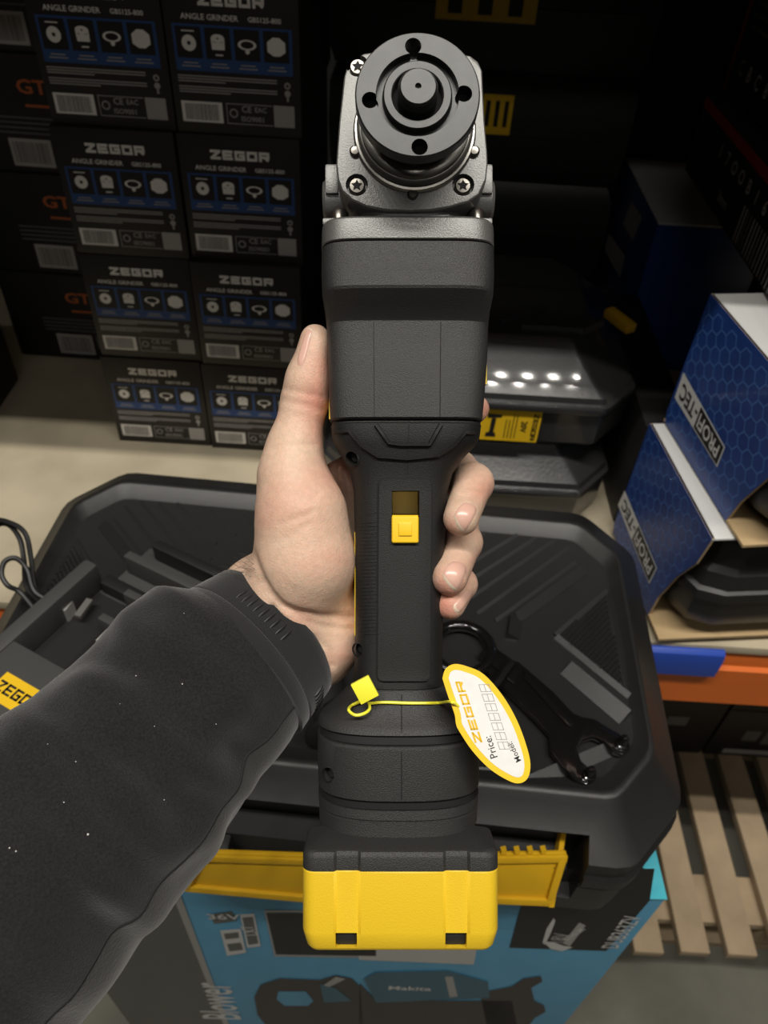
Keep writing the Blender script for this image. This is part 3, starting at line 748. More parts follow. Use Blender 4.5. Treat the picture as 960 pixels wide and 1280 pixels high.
# mains lead of the charger
def smooth(P, n=8):
    P = [Vector(p) for p in P]; out = []
    for i in range(len(P)-1):
        a = P[max(i-1, 0)]; b = P[i]; c = P[i+1]; d = P[min(i+2, len(P)-1)]
        for k in range(n):
            t = k/n; out.append(.5*((2*b)+(c-a)*t+(2*a-5*b+4*c-d)*t*t+(3*b-a-3*c+d)*t**3))
    out.append(P[-1]); return out
def wpts(L): return [pz(x, y, z) for x, y, z in L]
zl = CB+CH+.012
cab = MB()
for L in ([(-30, 690, zl), (-12, 662, zl+.02), (8, 655, zl+.03), (24, 672, zl+.03), (30, 700, zl+.02), (34, 735, zl), (60, 760, zl), (78, 770, zl)],
          [(-40, 680, zl+.01), (-10, 652, zl+.034), (14, 654, zl+.04), (32, 668, zl+.036), (39, 700, zl+.02), (44, 735, zl+.004), (66, 752, zl+.002), (84, 757, zl)],
          [(88, 760, zl+.008), (46, 742, zl+.014), (34, 712, zl+.026), (20, 698, zl+.03), (6, 702, zl+.03), (2, 718, zl+.026), (10, 732, zl+.02), (26, 741, zl+.012), (50, 770, zl+.004)]):
    cab.tube(smooth(wpts(L)), .0023, 8)
base = pz(40, 740, zl)
lead = cab.build('power_lead', M_rubber, None, world=Matrix.Translation(-base)); lead.location = base
tag(lead, 'coiled black power lead looped beside the charger', 'cable')
# two-pin spanner
zs = ZT+.007
def sl(px, py): p = pz(px, py, zs); return (p.x, p.y)
out = [(648, 829), (670, 848), (692, 867), (716, 893), (728, 898), (742, 900), (758, 910), (772, 918), (785, 926), (787, 937), (777, 945), (765, 941), (755, 929), (741, 923), (728, 927), (721, 938), (726, 953), (740, 965), (743, 975), (732, 982), (718, 976), (702, 960), (688, 941), (686, 920), (670, 902), (648, 880), (612, 846), (606, 836), (620, 822)]
so_ = sl(680, 890)
spn = thing('pin_spanner', 'glossy black two-pin spanner lying across the tool case lid', 'spanner', Matrix.Translation((so_[0], so_[1], zs)))
SW = Matrix.Translation((-so_[0], -so_[1], -zs))
MB().prism([sl(*p) for p in out], zs-.003, zs+.0025).build('fork', M_gloss, spn, world=SW, bevel=.0014)
MB().prism([sl(*p) for p in ((655, 842), (664, 848), (716, 908), (712, 912), (706, 908), (655, 852))], zs+.0026, zs+.0040).build('shank_bead', M_gloss, spn, world=SW, bevel=.0006)
for p in ((776, 933), (735, 972)):
    q = sl(*p); MB().lathe([(.0052, 0), (.0052, .003), (.0040, .0036), (.0036, .010), (.0026, .0118), (.0006, .0122)], Matrix.Translation((*q, zs+.0026)), 20).build('pin', M_gloss, spn, world=SW)
rc = sl(577, 812); pa = []
for k in range(41):
    a = 2*math.pi*k/40; pa.append((rc[0]+.026*math.cos(a), rc[1]+.026*math.sin(a), zs+.001))
MB().tube(pa, .0052, 12).build('ring_end', M_gloss, spn, world=SW)
MB().slab([Vector((*sl(*p), zs-.002)) for p in ((598, 820), (612, 808), (655, 838), (640, 858))], (0, 0, 1), .006).build('neck', M_gloss, spn, world=SW, bevel=.0015)
hk = [Vector((*sl(*p), zs+.009)) for p in ((637, 836), (628, 848), (618, 862), (606, 876), (588, 880), (560, 868))]
hb = hk[2].copy()
hx_ = MB().tube(smooth(hk, 4), .0042, 6).build('hex_key', M_gloss, None, ang=20, world=Matrix.Translation(-hb)); hx_.location = hb
tag(hx_, 'small black hex key resting on the spanner shank behind the tag', 'hex key')
# side handle
za = ZT+.016
A = pz(403, 826, za); B = pz(417, 912, za); ax = (B-A).normalized()
Mh = frame(A, ax.cross(Vector((0, 0, 1))), Vector((0, 0, 1))); 
Mh = Matrix.Translation(A) @ ax.to_track_quat('Z', 'Y').to_matrix().to_4x4()
sh_ = thing('side_handle', 'black ribbed auxiliary handle lying on the case behind the wrist', 'handle', Mh)
Lh = (B-A).length
pr = [(.002, -.055), (.010, -.053), (.0135, -.045), (.014, -.01)]
for k in range(6):
    z = k*Lh*.07; pr += [(.0140, z), (.0152, z+Lh*.018), (.0152, z+Lh*.038), (.0140, z+Lh*.055)]
pr += [(.0140, Lh*.5), (.0150, Lh*.85), (.0155, Lh*.98), (.008, Lh)]
MB().lathe(pr, None, 28).build('grip', M_rubber, sh_, ang=50)
MB().lathe([(.0225, Lh), (.0235, Lh+.002), (.0235, Lh+.005), (.021, Lh+.0065), (.006, Lh+.007)], None, 28).build('collar', M_rubber, sh_)
MB().lathe([(.0038, Lh+.006), (.0038, Lh+.022), (.003, Lh+.024)], None, 16).build('threaded_stud', M_bright, sh_)
# ================================================================== the grinder
GB = S(500, 1190, -30)                                   # base point: underside of the battery
GM = CAMM @ Matrix.Translation((0, 0, -.300)) @ Matrix.Translation(GB*MM)
GW = Matrix.Scale(MM, 4) @ Matrix.Translation(-GB)        # tool mm -> grinder frame (m)
gr = thing('angle_grinder', 'black and grey cordless angle grinder with yellow battery, held upright in the hand', 'angle grinder', GM)
def ymm(py, z): return (640-py)*(300-z)/FPX
def xmm(px, z): return (px-480)*(300-z)/FPX
def sec(py, l, r, zf, zb, n):
    zs = zf-9; return (ymm(py, zf), xmm(l, zs), xmm(r, zs), zf, zb, n)
def ring_of(s, N=72):
    Y, xl, xr, zf, zb, n = s; a = (xr-xl)/2; xc = (xl+xr)/2; b = (zf-zb)/2; zc = (zf+zb)/2; out = []
    for k in range(N):
        t = 2*math.pi*k/N; c, d = math.cos(t), math.sin(t)
        out.append((xc+a*math.copysign(abs(c)**(2/n), c), Y, zc+b*math.copysign(abs(d)**(2/n), d)))
    return out
motor = [sec(*s) for s in ((299.5, 402, 618, -1.2, -61, 6), (301, 400.5, 619.5, 0, -62, 6), (330, 400, 620, .4, -62, 6), (356, 401, 619, .6, -62, 6), (360, 401.5, 618.5, .1, -62, 6),
          (380, 405, 614, -5.4, -62, 6), (397, 407, 612, -10.2, -62, 6), (400.5, 407.5, 611.5, -10.9, -62, 6), (404, 407.6, 611.4, -11, -62, 6), (440, 408.5, 610.5, -10.6, -62, 6), (490, 410, 607, -10.2, -62, 6), (521, 412, 604, -10.2, -62, 6), (523.5, 413.5, 602.5, -11.2, -61, 6))]
grip = [sec(*s) for s in ((524, 414, 602, -12.6, -60, 5.5), (527.5, 414, 602, -12, -60, 5.5), (529, 412.5, 603, -10.8, -61, 5.5), (545, 414, 601, -11, -61, 5), (556, 418, 594, -11.8, -60, 4.5), (572, 428, 579, -13.2, -59, 4.2), (590, 437, 567, -14.8, -58, 4), (612, 441.5, 561, -15.6, -57, 3.8),
          (660, 442.5, 558, -16.2, -57, 3.6), (720, 443, 556, -16.2, -57, 3.6), (800, 443, 554.5, -16, -57, 3.6), (840, 442, 554, -16, -57, 3.6), (862, 440, 556, -15.5, -57, 3.4))]
foot = [sec(*s) for s in ((862.5, 441, 555, -16.2, -56, 3.4), (866, 439, 557, -15.3, -57, 3.3), (884, 425, 571, -13, -59, 3), (898, 410, 588, -10.5, -61, 2.9), (908, 398, 601, -8.2, -63, 2.8), (914, 394.5, 604, -6.8, -64, 2.8), (920, 393.5, 605, -6.0, -65, 2.8),
          (922, 397, 601, -8.2, -64, 2.8), (931, 397, 601, -7.6, -64, 2.8), (934, 393, 605, -4.6, -66, 2.8), (938, 392.5, 605.5, -3.6, -66, 2.8), (970, 392.5, 605.5, -3.4, -66, 2.8), (1002, 393.5, 604.5, -3.8, -66, 2.8), (1004.5, 397, 601, -6.2, -65, 2.8), (1012, 397, 601, -6.2, -65, 2.8),
          (1014, 393.5, 604, -4.4, -66, 2.8), (1026, 394, 603.5, -4.2, -66, 2.8), (1027, 395, 602.5, -5.0, -66, 2.8), (1028.5, 394.5, 603, -4.5, -66, 2.8), (1050, 395, 602, -4.5, -66, 2.8))]
SECS = sorted(motor+grip+foot, key=lambda s: -s[0])
def surf(X, Y):
    for s0, s1 in zip(SECS, SECS[1:]):
        if s0[0] >= Y >= s1[0]:
            t = (s0[0]-Y)/max(1e-6, s0[0]-s1[0]); q = [a+(b-a)*t for a, b in zip(s0, s1)]; break
    else: q = SECS[0] if Y > SECS[0][0] else SECS[-1]
    a = (q[2]-q[1])/2; xc = (q[1]+q[2])/2; u = min(.999, abs((X-xc)/a))
    return (q[3]+q[4])/2 + (q[3]-q[4])/2*(1-u**q[5])**(1/q[5])
def on(px, py, lift=0):
    z = -10
    for _ in range(5): z = surf(xmm(px, z), ymm(py, z))
    return Vector((xmm(px, z), ymm(py, z), z+lift))
o_motor = MB().loft([ring_of(s) for s in motor]).build('motor_housing', M_plastic, gr, ang=22, world=GW)
o_grip = MB().loft([ring_of(s) for s in grip]).build('handle_grip', M_plastic2, gr, ang=24, world=GW)
o_foot = MB().loft([ring_of(s) for s in foot]).build('battery_foot', M_plastic, gr, ang=20, world=GW)
for s0, s1 in ((922, 931), (1004.5, 1012)):
    q = [sec(s0-.2, 396, 602, -7.4 if s0 < 1000 else -5.4, -64, 2.8), sec(s1+.2, 396, 602, -6.4 if s0 < 1000 else -5.4, -64, 2.8)]
    MB().loft([ring_of(s) for s in q]).build('groove_shade', M_seam_shade, o_foot, ang=30, world=GW)  # black ring paints in the shade of each foot groove
def densify(P, step=4):
    out = []
    for a, b in zip(P, P[1:]):
        n = max(1, int((Vector(b)-Vector(a)).length/step))
        out += [Vector(a).lerp(Vector(b), k/n) for k in range(n)]
    return out+[Vector(P[-1])]
def ribbon(P, wpx, h, name, m, par, sink=.4, taper=.5):
    """raised band that follows the housing surface along a pixel polyline"""
    P = densify(P); r0 = []
    for i, p in enumerate(P):
        d = (P[min(i+1, len(P)-1)]-P[max(i-1, 0)]).normalized(); n = Vector((-d.y, d.x))*wpx/2
        q = [p-n, p-n*taper, p+n*taper, p+n]
        r0.append([on(*q[0], -sink), on(*q[1], h), on(*q[2], h), on(*q[3], -sink)])
    return MB().loft(r0).build(name, m, par, ang=30, world=GW)
def seam(P, name='seam', par=gr, w_=1.6): return ribbon(P, w_, .08, name, M_seam_shade, par, .3, .95)
# octagonal relief on the yoke, parting lines
ribbon([(470, 531), (486, 554), (501, 556), (537, 556), (551, 531)], 7, 1.5, 'relief', M_plastic2, o_grip)
ribbon([(418, 540), (436, 539), (452, 558), (472, 571), (508, 574), (548, 570), (568, 557), (582, 541), (594, 541)], 6, 1.5, 'relief', M_plastic2, o_grip)
seam([(511, 526), (510, 574), (509, 596)], par=o_grip); seam([(551, 402), (550, 521)], par=o_motor, w_=1.2); seam([(467, 402), (468, 521)], par=o_motor, w_=.8)
seam([(502, 868), (502, 916)], par=o_foot); seam([(502, 940), (502, 1002)], par=o_foot); seam([(502, 1015), (502, 1025)], par=o_foot)
seam([(444, 648), (474, 640)], par=o_grip, w_=1.2); seam([(537, 640), (556, 644)], par=o_grip, w_=1.2)
seam([(444, 800), (472, 804)], par=o_grip, w_=1.2); seam([(533, 806), (553, 800)], par=o_grip, w_=1.2)
# fine grip ribs each side of the switch plate
for x0, x1, ya, yb2 in ((446, 471, 654, 798),):
    y = ya
    while y < yb2:
        ribbon([(x0, y), (x1, y-1)], 2.2, .25, 'grip_rib', M_plastic2, o_grip, .3, .4); y += 4.5
# switch plate
def patch(x0, x1, y0, y1, h, rad, name, m, par, nx=10, ny=24, skew=0):
    rows = []
    for j in range(ny+1):
        t = j/ny; e = .5-.5*math.cos(math.pi*t); y = y0+(y1-y0)*e
        d = min(y-y0, y1-y); cut_ = rad-math.sqrt(max(0, rad*rad-max(0, rad-d)**2))
        L, R_ = x0+cut_+skew*(e-.5), x1-cut_+skew*(e-.5); rows.append([(L+(R_-L)*i/nx, y) for i in range(nx+1)])
    top = [[on(x, y, h) for x, y in r] for r in rows]; m_ = MB(); n = nx+1
    vs = [p for r in top for p in r]; fs = [(j*n+i, j*n+i+1, (j+1)*n+i+1, (j+1)*n+i) for j in range(ny) for i in range(nx)]
    loop = [(0, i) for i in range(nx+1)]+[(j, nx) for j in range(1, ny+1)]+[(ny, i) for i in range(nx-1, -1, -1)]+[(j, 0) for j in range(ny-1, 0, -1)]
    b0 = len(vs); vs += [top[j][i]-Vector((0, 0, h+2.5)) for j, i in loop]
    for k in range(len(loop)):
        a = loop[k][0]*n+loop[k][1]; kk = (k+1) % len(loop); b = loop[kk][0]*n+loop[kk][1]; fs.append((a, b0+k, b0+kk, b))
    fs.append(tuple(b0+k for k in range(len(loop))))
    return m_.add(vs, fs).build(name, m, par, ang=40, world=GW)
gap = patch(470.5, 540, 597, 853, .15, 9, 'plate_gap', M_seam_shade, gr, skew=-2)
plate = patch(473, 538, 599.5, 850.5, 1.5, 7, 'switch_plate', M_plastic2, gr, skew=-2)
def bxcut(x0, x1, y0, y1, z0_, z1_):
    a = S(x0, y1, z1_); b = S(x1, y0, z1_)
    return MB().box((a.x, a.y, z0_), (b.x, b.y, z1_))
def gcut(o, mbs):
    for c in mbs:
        c.v = [GW @ p for p in c.v]
    cut(o, mbs)
gcut(plate, [bxcut(490, 525, 613, 670, -40, -10)]); gcut(o_grip, [bxcut(490, 525, 613, 670, -34, -10)]); gcut(gap, [bxcut(490, 525, 613, 670, -40, -10)])
bxcut(490.5, 524.5, 613.5, 669.5, -33.9, -31).build('slider_track', M_swyel, gr, world=GW)
a = S(489.5, 679, -12.4); b = S(523.5, 644, -12.4)
sw = MB().box((a.x, a.y, -14.4), (b.x, b.y-.2, -12.4)).build('switch_slider', M_swyel, gr, world=GW, bevel=.0012, seg=3)
MB().box((a.x+.3, b.y-1.5, -20), (b.x-.3, b.y, -13.2)).build('slider_stem', M_swyel, sw, world=GW)
MB().box((a.x+2.8, a.y+3.0, -12.5), (b.x-2.8, b.y-3.0, -11.7)).build('thumb_pad', M_swyel, sw, world=GW, bevel=.0004)
# screws sunk into the housing
def screwhole(px, py, r, o, tilt=(0, 0)):
    c = on(px, py); M = Matrix.Translation(c) @ Matrix.Rotation(tilt[0], 4, 'X') @ Matrix.Rotation(tilt[1], 4, 'Y')
    gcut(o, [MB().lathe([(r, -5), (r, 6)], M, 24)])
    s = MB().lathe([(r*.9, -4.8), (r*.9, -3.2), (r*.6, -2.4), (.01, -2.3)], M, 20).build('screw', M_dsteel, o, world=GW)
    MB().lathe([(r+.0, -.6), (r+.0, .35), (r+.5, .1), (r+.55, -.6)], M, 24, False, False).build('screw_rim', M_plastic2, o, world=GW)
screwhole(440, 573, 3.0, o_grip, (.3, -.5)); screwhole(448, 812, 2.6, o_grip, (0, -.5)); screwhole(411, 968, 2.9, o_foot, (0, -.5))
# yellow side stickers
def side(px, y0, y1, z0_, z1_, m, name, th=.8):
    zc_ = (z0_+z1_)/2; x = xmm(px, z1_)
    s = math.copysign(1, px-480); ya, yb_2 = ymm(y1, z1_), ymm(y0, z1_)
    MB().box((min(x, x-s*th*3), ya, z0_), (max(x, x-s*th*3), yb_2, z1_)).build(name, m, gr, world=GW)
side(411.2, 404, 524, -46, -23, M_yellow, 'side_sticker'); side(608.6, 402, 480, -46, -23, M_yellow, 'side_sticker')
side(443.2, 665, 795, -44, -27, M_yellow, 'grip_sticker')
# battery ----------------------------------------------------------------
bz = 8.0; X0_ = xmm(377, bz); X1_ = xmm(624.5, bz); BT = ymm(1065, bz); BM = ymm(1090, bz); BBt = ymm(1196, bz)
def bat_ring(Y, ins, zf=bz, zb=-68, R=5.0, ch=1.0):
    x0, x1, z1, z0_ = X0_+ins, X1_-ins, zf-ins, zb+ins; r = max(.8, R-ins*.5); P = []
    def arc(cx, cz, a0):
        for k in range(7): t = a0+k*math.pi/12; P.append((cx+r*math.cos(t), Y, cz+r*math.sin(t)))
    arc(x1-r, z1-r, 0)
    for l, rr_ in ((554, 588), (417, 451)):          # two shallow channels across the front
        L, Q = xmm(l, bz), xmm(rr_, bz); d = ch
        P.extend([(Q, Y, z1), (Q-1.1, Y, z1-d), (L+1.1, Y, z1-d), (L, Y, z1)])
    arc(x0+r, z1-r, math.pi/2); P.extend([(x0, Y, -15), (x0+7, Y, -17)]); x0 += 7; arc(x0+r, z0_+r, math.pi); x1 -= 7; arc(x1-r, z0_+r, 1.5*math.pi); P.extend([(x1, Y, -17), (x1+7, Y, -15)])
    return P
MB().loft([bat_ring(BT+.1, 2.4), bat_ring(BT-.5, 1.0), bat_ring(BT-1.6, .2), bat_ring(BT-2.4, 0), bat_ring(BM+.2, 0)]).build('battery_top', M_plastic, gr, ang=30, world=GW)
bat = MB().loft([bat_ring(BM, .35), bat_ring(BM-.4, .0), bat_ring(BBt+9, .0), bat_ring(BBt+7.5, .3, ch=.7), bat_ring(BBt+2.6, 1.6, ch=.2), bat_ring(BBt+1, 2.8, ch=0), bat_ring(BBt, 4.6, ch=0)]).build('battery', M_yellow, gr, ang=30, world=GW)
for l, r_ in ((419, 446), (557, 584)):
    a = S(l, 1189, bz); b = S(r_, 1168, bz)
    c = MB().box((a.x, a.y, bz-7), (b.x, b.y, bz+4))
    gcut(bat, [c])
    MB().box((a.x+.1, a.y+.1, bz-6.9), (b.x-.1, b.y-.1, bz-4.0)).build('release_pocket', M_rubber, bat, world=GW, bevel=.0008)

# gear head -----------------------------------------------------------------
band = [sec(*s) for s in ((299, 400.5, 619.5, .6, -62, 6), (297, 400, 620, 1.2, -63, 6), (276, 400.5, 619.5, 1.5, -63, 6), (272, 401, 619, 1.3, -63, 6), (270, 403, 617, .2, -62, 6))]
# the band bows down in the middle: shift the lower edge
o_band = MB().loft([ring_of(s) for s in band]).build('gear_flange', M_alu, gr, ang=30, world=GW)
MB().loft([ring_of(sec(*s)) for s in ((280, 440, 584, -1, -58, 4), (270, 441, 583, .2, -58, 4), (262, 444, 580, .2, -58, 4), (240, 446, 578, -2, -58, 4))]).build('gear_neck', M_alu, gr, ang=30, world=GW)
for l, r_ in ((400, 436), (584, 619.5)):
    a = S(l, 276, -2); b = S(r_, 262, -2)
    MB().box((a.x+.6, a.y, -48), (b.x-.6, b.y-1.6, -6)).build('flange_ear', M_alu, gr, world=GW, bevel=.0008)
    cx = S((l+r_)/2+(6 if l < 480 else -6), 265, -8)
    MB().lathe([(3.6, -2), (3.6, 1.2), (3.0, 2.2), (1.6, 2.6), (1.5, 1.6), (.01, 1.6)], Matrix.Translation((cx.x, cx.y-.6, -11)) @ Matrix.Rotation(-math.pi/2, 4, 'X'), 20).build('screw', M_screw, gr, world=GW)
hz = 3.0
hp = [(420, 205), (421, 190), (424, 150), (430, 95), (434, 82), (442, 73), (455, 66), (500, 60), (550, 60), (588, 69), (598, 76), (603, 88), (606, 150), (609.5, 190), (610, 205), (608, 224), (599, 243), (586, 252), (562, 259), (538, 263), (512, 264), (484, 263), (458, 258), (440, 250), (427, 238), (422, 224)]
hpm = [(xmm(x, hz), ymm(y, hz)) for x, y in hp]
head = MB().prism(hpm, -52, hz).build('gear_head', M_alu, gr, world=GW, bevel=.0013, seg=3)
fx_, fy_ = xmm(522, 30), ymm(118, 30)
FMx = Matrix.Translation((fx_, fy_, 0))
for px_, s in ((402, -1), (620, 1)):
    x = xmm(px_, -14); y = ymm(241, -14)
    MB().lathe([(8.2, -9), (8.2, -1.4), (7.2, -.2), (3.5, 0), (3.3, -1), (.01, -1)], Matrix.Translation((x, y, -22)) @ Matrix.Rotation(s*math.pi/2, 4, 'Y'), 32).build('handle_boss', M_alu, gr, world=GW)
    MB().box((min(x-s*7, x-s*1.5), y-1, -42), (max(x-s*7, x-s*1.5), y+11, -12)).build('boss_web', M_alu, gr, world=GW, bevel=.001)
MB().lathe([(23.6, hz-1), (23.6, hz+1.2), (23.0, hz+2.0), (22.2, hz+2.2), (22.2, hz+5), (21.4, hz+5.6), (20.8, hz+5.8), (20.8, hz+8.6), (19.6, hz+9.2), (18.5, hz+9.4)], FMx, 64).build('guard_collar', M_bright, gr, world=GW)
MB().lathe([(17.5, hz+9), (17.5, hz+14), (19, hz+15), (19, 23.8)], FMx, 56).build('inner_flange', M_dsteel, gr, world=GW)
# shaped lugs at the collar
for a_ in (-.32, math.pi+.32, -math.pi/2-.03):
    p = Vector((fx_+24.2*math.cos(a_+.0), fy_+24.2*math.sin(a_), hz+.2))
    MB().lathe([(2.1, -.5), (2.1, 1.0), (1.5, 1.5), (.01, 1.6)], Matrix.Translation(p), 16).build('collar_lug', M_screw, gr, world=GW)
fln = MB().lathe([(20.6, 23.6), (21.5, 24.0), (22.0, 24.6), (22.0, 29.4), (21.5, 30), (14.7, 30), (14.4, 26.6), (12.5, 26.6), (12.2, 29.4), (11.7, 30), (9.3, 30), (8.9, 29.6), (8.9, 24), (8.9, 23.7)], FMx, 96).build('flange_nut', M_steel, gr, world=GW)
for px_, py_ in ((516.5, 57.5), (580, 117), (524.5, 183.5), (462.5, 125)):
    h_ = Vector((xmm(px_, 30), ymm(py_, 30), 0))
    gcut(fln, [MB().lathe([(2.9, 20), (2.9, 34)], Matrix.Translation(h_), 24)])
MB().lathe([(19.5, 22.6), (19.5, 24.2), (9.5, 24.3)], FMx, 48).build('flange_back', M_seam_shade, gr, world=GW)
sp = MB().lathe([(7.0, 18), (7.0, 33.8), (6.0, 35.4), (1.1, 35.4), (.9, 34.0), (.01, 33.8)], FMx, 48).build('spindle', M_steel, gr, world=GW)
for px_, py_ in ((446, 231), (579, 231), (447, 82)):
    c = S(px_, py_, hz)
    gcut(head, [MB().lathe([(4.3, -4), (4.3, 8)], Matrix.Translation(c), 24)])
    s = MB().lathe([(3.2, -3.9), (3.2, -1.2), (2.7, -.5), (.01, -.4)], Matrix.Translation(c), 24).build('screw', M_screw, gr, world=GW)
    st = [( (2.3 if k % 2 == 0 else 1.15)*math.cos(k*math.pi/5+.3), (2.3 if k % 2 == 0 else 1.15)*math.sin(k*math.pi/5+.3)) for k in range(10)]
    MB().prism(st, -1.0, -.34, Matrix.Translation(c)).build('screw_socket', M_seam_shade, s, ang=0, world=GW)
# ------------------------------------------------------------------ hang tag, cord and seal
tz = 2.0
tgp = [(553, 848), (557, 836), (568, 830), (584, 833), (605, 843), (628, 869), (646, 900), (658, 932), (663, 955), (660, 972), (650, 979), (636, 976), (612, 961), (590, 938), (574, 914), (570, 905), (568, 892), (560, 870)]
tgs = [Vector(p) for p in smooth([Vector((*p, 0)) for p in tgp+[tgp[0]]], 4)][:-1]
def tpt(px, py, lift=0):
    z = tz - 4.0*((908-py)/70.0) * .5 + lift                   # the tag leans a little
    return Vector((xmm(px, z), ymm(py, z), z))
TB = tpt(570, 880)
TM = CAMM @ Matrix.Translation((0, 0, -.300)) @ Matrix.Translation(TB*MM); TW = Matrix.Scale(MM, 4) @ Matrix.Translation(-TB)
tg = thing('hang_tag', 'white oval price tag with yellow rim hanging beside the grinder handle', 'tag', TM)
MB().loft([[tpt(p.x, p.y, -.45) for p in tgs], [tpt(p.x, p.y, 0) for p in tgs]]).build('card', M_tagy, tg, ang=30, world=TW)
cx_ = sum(p.x for p in tgs)/len(tgs); cy_ = sum(p.y for p in tgs)/len(tgs)
inn = []
for i, p in enumerate(tgs):
    d = (tgs[(i+1) % len(tgs)]-tgs[i-1]).normalized(); n = Vector((-d.y, d.x, 0))
    if n.dot(Vector((cx_, cy_, 0))-p) < 0: n = -n
    inn.append(p+n*7.5)
face = MB().add([tpt(p.x, p.y, .12) for p in inn], [tuple(range(len(inn)))]).build('white_field', M_tagw, tg, ang=0, fix=False, world=TW)
if face.data.polygons[0].normal.z < 0: face.data.flip_normals()
def tagprint(vf, px, py, rot, m, name, lift=.22):
    c, s = math.cos(rot), math.sin(rot)
    return MB().add([tpt(px+c*x-s*y, py-(s*x+c*y), lift) for x, y in vf[0]], vf[1]).build(name, m, face, ang=0, fix=False, world=TW)
R1 = math.radians(108)
tagprint(strokes2d('ZEGOR', 9.5, 14, 2.6, 2.4, .25), 586, 890, R1, M_sticker, 'logo_lettering')
tagprint(strokes2d('8888888', 13, 10.0, 2.6, .8, .3), 618, 896, R1, M_pgrey, 'digit_frames')
tagprint(text2d('Price:', 13, .004), 614, 934, R1, M_pblack, 'lettering'); tagprint(text2d('Model:', 10, .004), 643, 940, R1+.15, M_pblack, 'lettering')
# cord and plastic seal
cord = thing('cord_seal', 'fluorescent yellow cord and plastic seal tied round the handle neck', 'cord', CAMM @ Matrix.Translation((0, 0, -.300)) @ Matrix.Translation(on(465, 876, 2)*MM))
OB = on(465, 876, 2); OW = Matrix.Scale(MM, 4) @ Matrix.Translation(-OB)
path = [on(462, 878, 1.6), on(480, 877, 1.3), on(510, 878, 1.2), on(535, 878, 1.2), on(550, 877, 2.0), tpt(562, 877, 1.2), tpt(570, 880, .6), tpt(574, 884, -.6)]
MB().tube(smooth(path, 4), .62, 8).build('cord', M_lime, cord, world=OW)
lp = [on(452, 874, 3), on(440, 880, 2.5), Vector(S(436, 888, -8)), Vector(S(444, 894, -8)), Vector(S(455, 892, -8)), on(462, 884, 3), on(461, 876, 2.5)]
MB().tube(smooth(lp, 4), .65, 8).build('loop', M_lime, cord, world=OW)
pb = S(456, 862, -6); MB().box((-4, -4.5, -1.2), (4, 4.5, 1.2), Matrix.Translation(pb) @ rotz(math.radians(28))).build('seal_block', M_lime, cord, world=OW, bevel=.0004)
# ================================================================== the person: left hand and sleeve
def skin_material():
    m = bpy.data.materials.new('skin'); m.use_nodes = True; nt = m.node_tree; b = nt.nodes['Principled BSDF']; N = nt.nodes.new; Lk = nt.links.new
    b.inputs['Roughness'].default_value = .48; b.inputs['Specular IOR Level'].default_value = .35
    b.inputs['Subsurface Weight'].default_value = .25; b.inputs['Subsurface Radius'].default_value = (1, .35, .2); b.inputs['Subsurface Scale'].default_value = .003
    tc = N('ShaderNodeTexCoord'); at = N('ShaderNodeAttribute'); at.attribute_name = 'flush'
    n1 = N('ShaderNodeTexNoise'); n1.inputs['Scale'].default_value = 70; n1.inputs['Detail'].default_value = 4; Lk(tc.outputs['Object'], n1.inputs['Vector'])
    ad = N('ShaderNodeMath'); ad.operation = 'MULTIPLY_ADD'; Lk(n1.outputs['Fac'], ad.inputs[0]); ad.inputs[1].default_value = .7; ad.inputs[2].default_value = -.28
    ad2 = N('ShaderNodeMath'); ad2.use_clamp = True; Lk(ad.outputs[0], ad2.inputs[0]); Lk(at.outputs['Fac'], ad2.inputs[1])
    mx = N('ShaderNodeMix'); mx.data_type = 'RGBA'; Lk(ad2.outputs[0], mx.inputs[0])
    mx.inputs[6].default_value = (.66, .47, .35, 1); mx.inputs[7].default_value = (.60, .27, .20, 1)
    n3 = N('ShaderNodeTexNoise'); n3.inputs['Scale'].default_value = 420; n3.inputs['Detail'].default_value = 3; Lk(tc.outputs['Object'], n3.inputs['Vector'])
    mr = N('ShaderNodeMapRange'); Lk(n3.outputs['Fac'], mr.inputs['Value']); mr.inputs['From Min'].default_value = .3; mr.inputs['From Max'].default_value = .7; mr.inputs['To Min'].default_value = .93; mr.inputs['To Max'].default_value = 1.05
    mm_ = N('ShaderNodeMix'); mm_.data_type = 'RGBA'; mm_.blend_type = 'MULTIPLY'; mm_.inputs[0].default_value = 1; Lk(mx.outputs[2], mm_.inputs[6]); Lk(mr.outputs['Result'], mm_.inputs[7])
    Lk(mm_.outputs[2], b.inputs['Base Color'])
    v = N('ShaderNodeTexVoronoi'); v.feature = 'DISTANCE_TO_EDGE'; v.inputs['Scale'].default_value = 700; Lk(tc.outputs['Object'], v.inputs['Vector'])
    w1 = N('ShaderNodeTexNoise'); w1.inputs['Scale'].default_value = 160; w1.inputs['Detail'].default_value = 6; Lk(tc.outputs['Object'], w1.inputs['Vector'])
    mp = N('ShaderNodeMath'); mp.operation = 'MULTIPLY_ADD'; Lk(v.outputs['Distance'], mp.inputs[0]); mp.inputs[1].default_value = .5; Lk(w1.outputs['Fac'], mp.inputs[2])
    bp = N('ShaderNodeBump'); bp.inputs['Strength'].default_value = .45; bp.inputs['Distance'].default_value = .0007; Lk(mp.outputs[0], bp.inputs['Height']); Lk(bp.outputs['Normal'], b.inputs['Normal'])
    return m
M_skin = skin_material()
M_nail = mat('nail', (.66, .40, .32), .28, spec=.6, var=.06, vscale=150)
M_naile = mat('nail_edge', (.74, .60, .46), .35)
M_hair = mat('arm_hair', (.02, .014, .01), .6)
# signed-distance hand, millimetres in the tool frame
def P3(p): return np.array(S(*p), dtype=np.float64)
PR = []                                      # (a, b, ra, rb, k, flat-group)
def seg(p, q, ra, rb, k=4.0): PR.append((P3(p), P3(q), ra, rb, k))
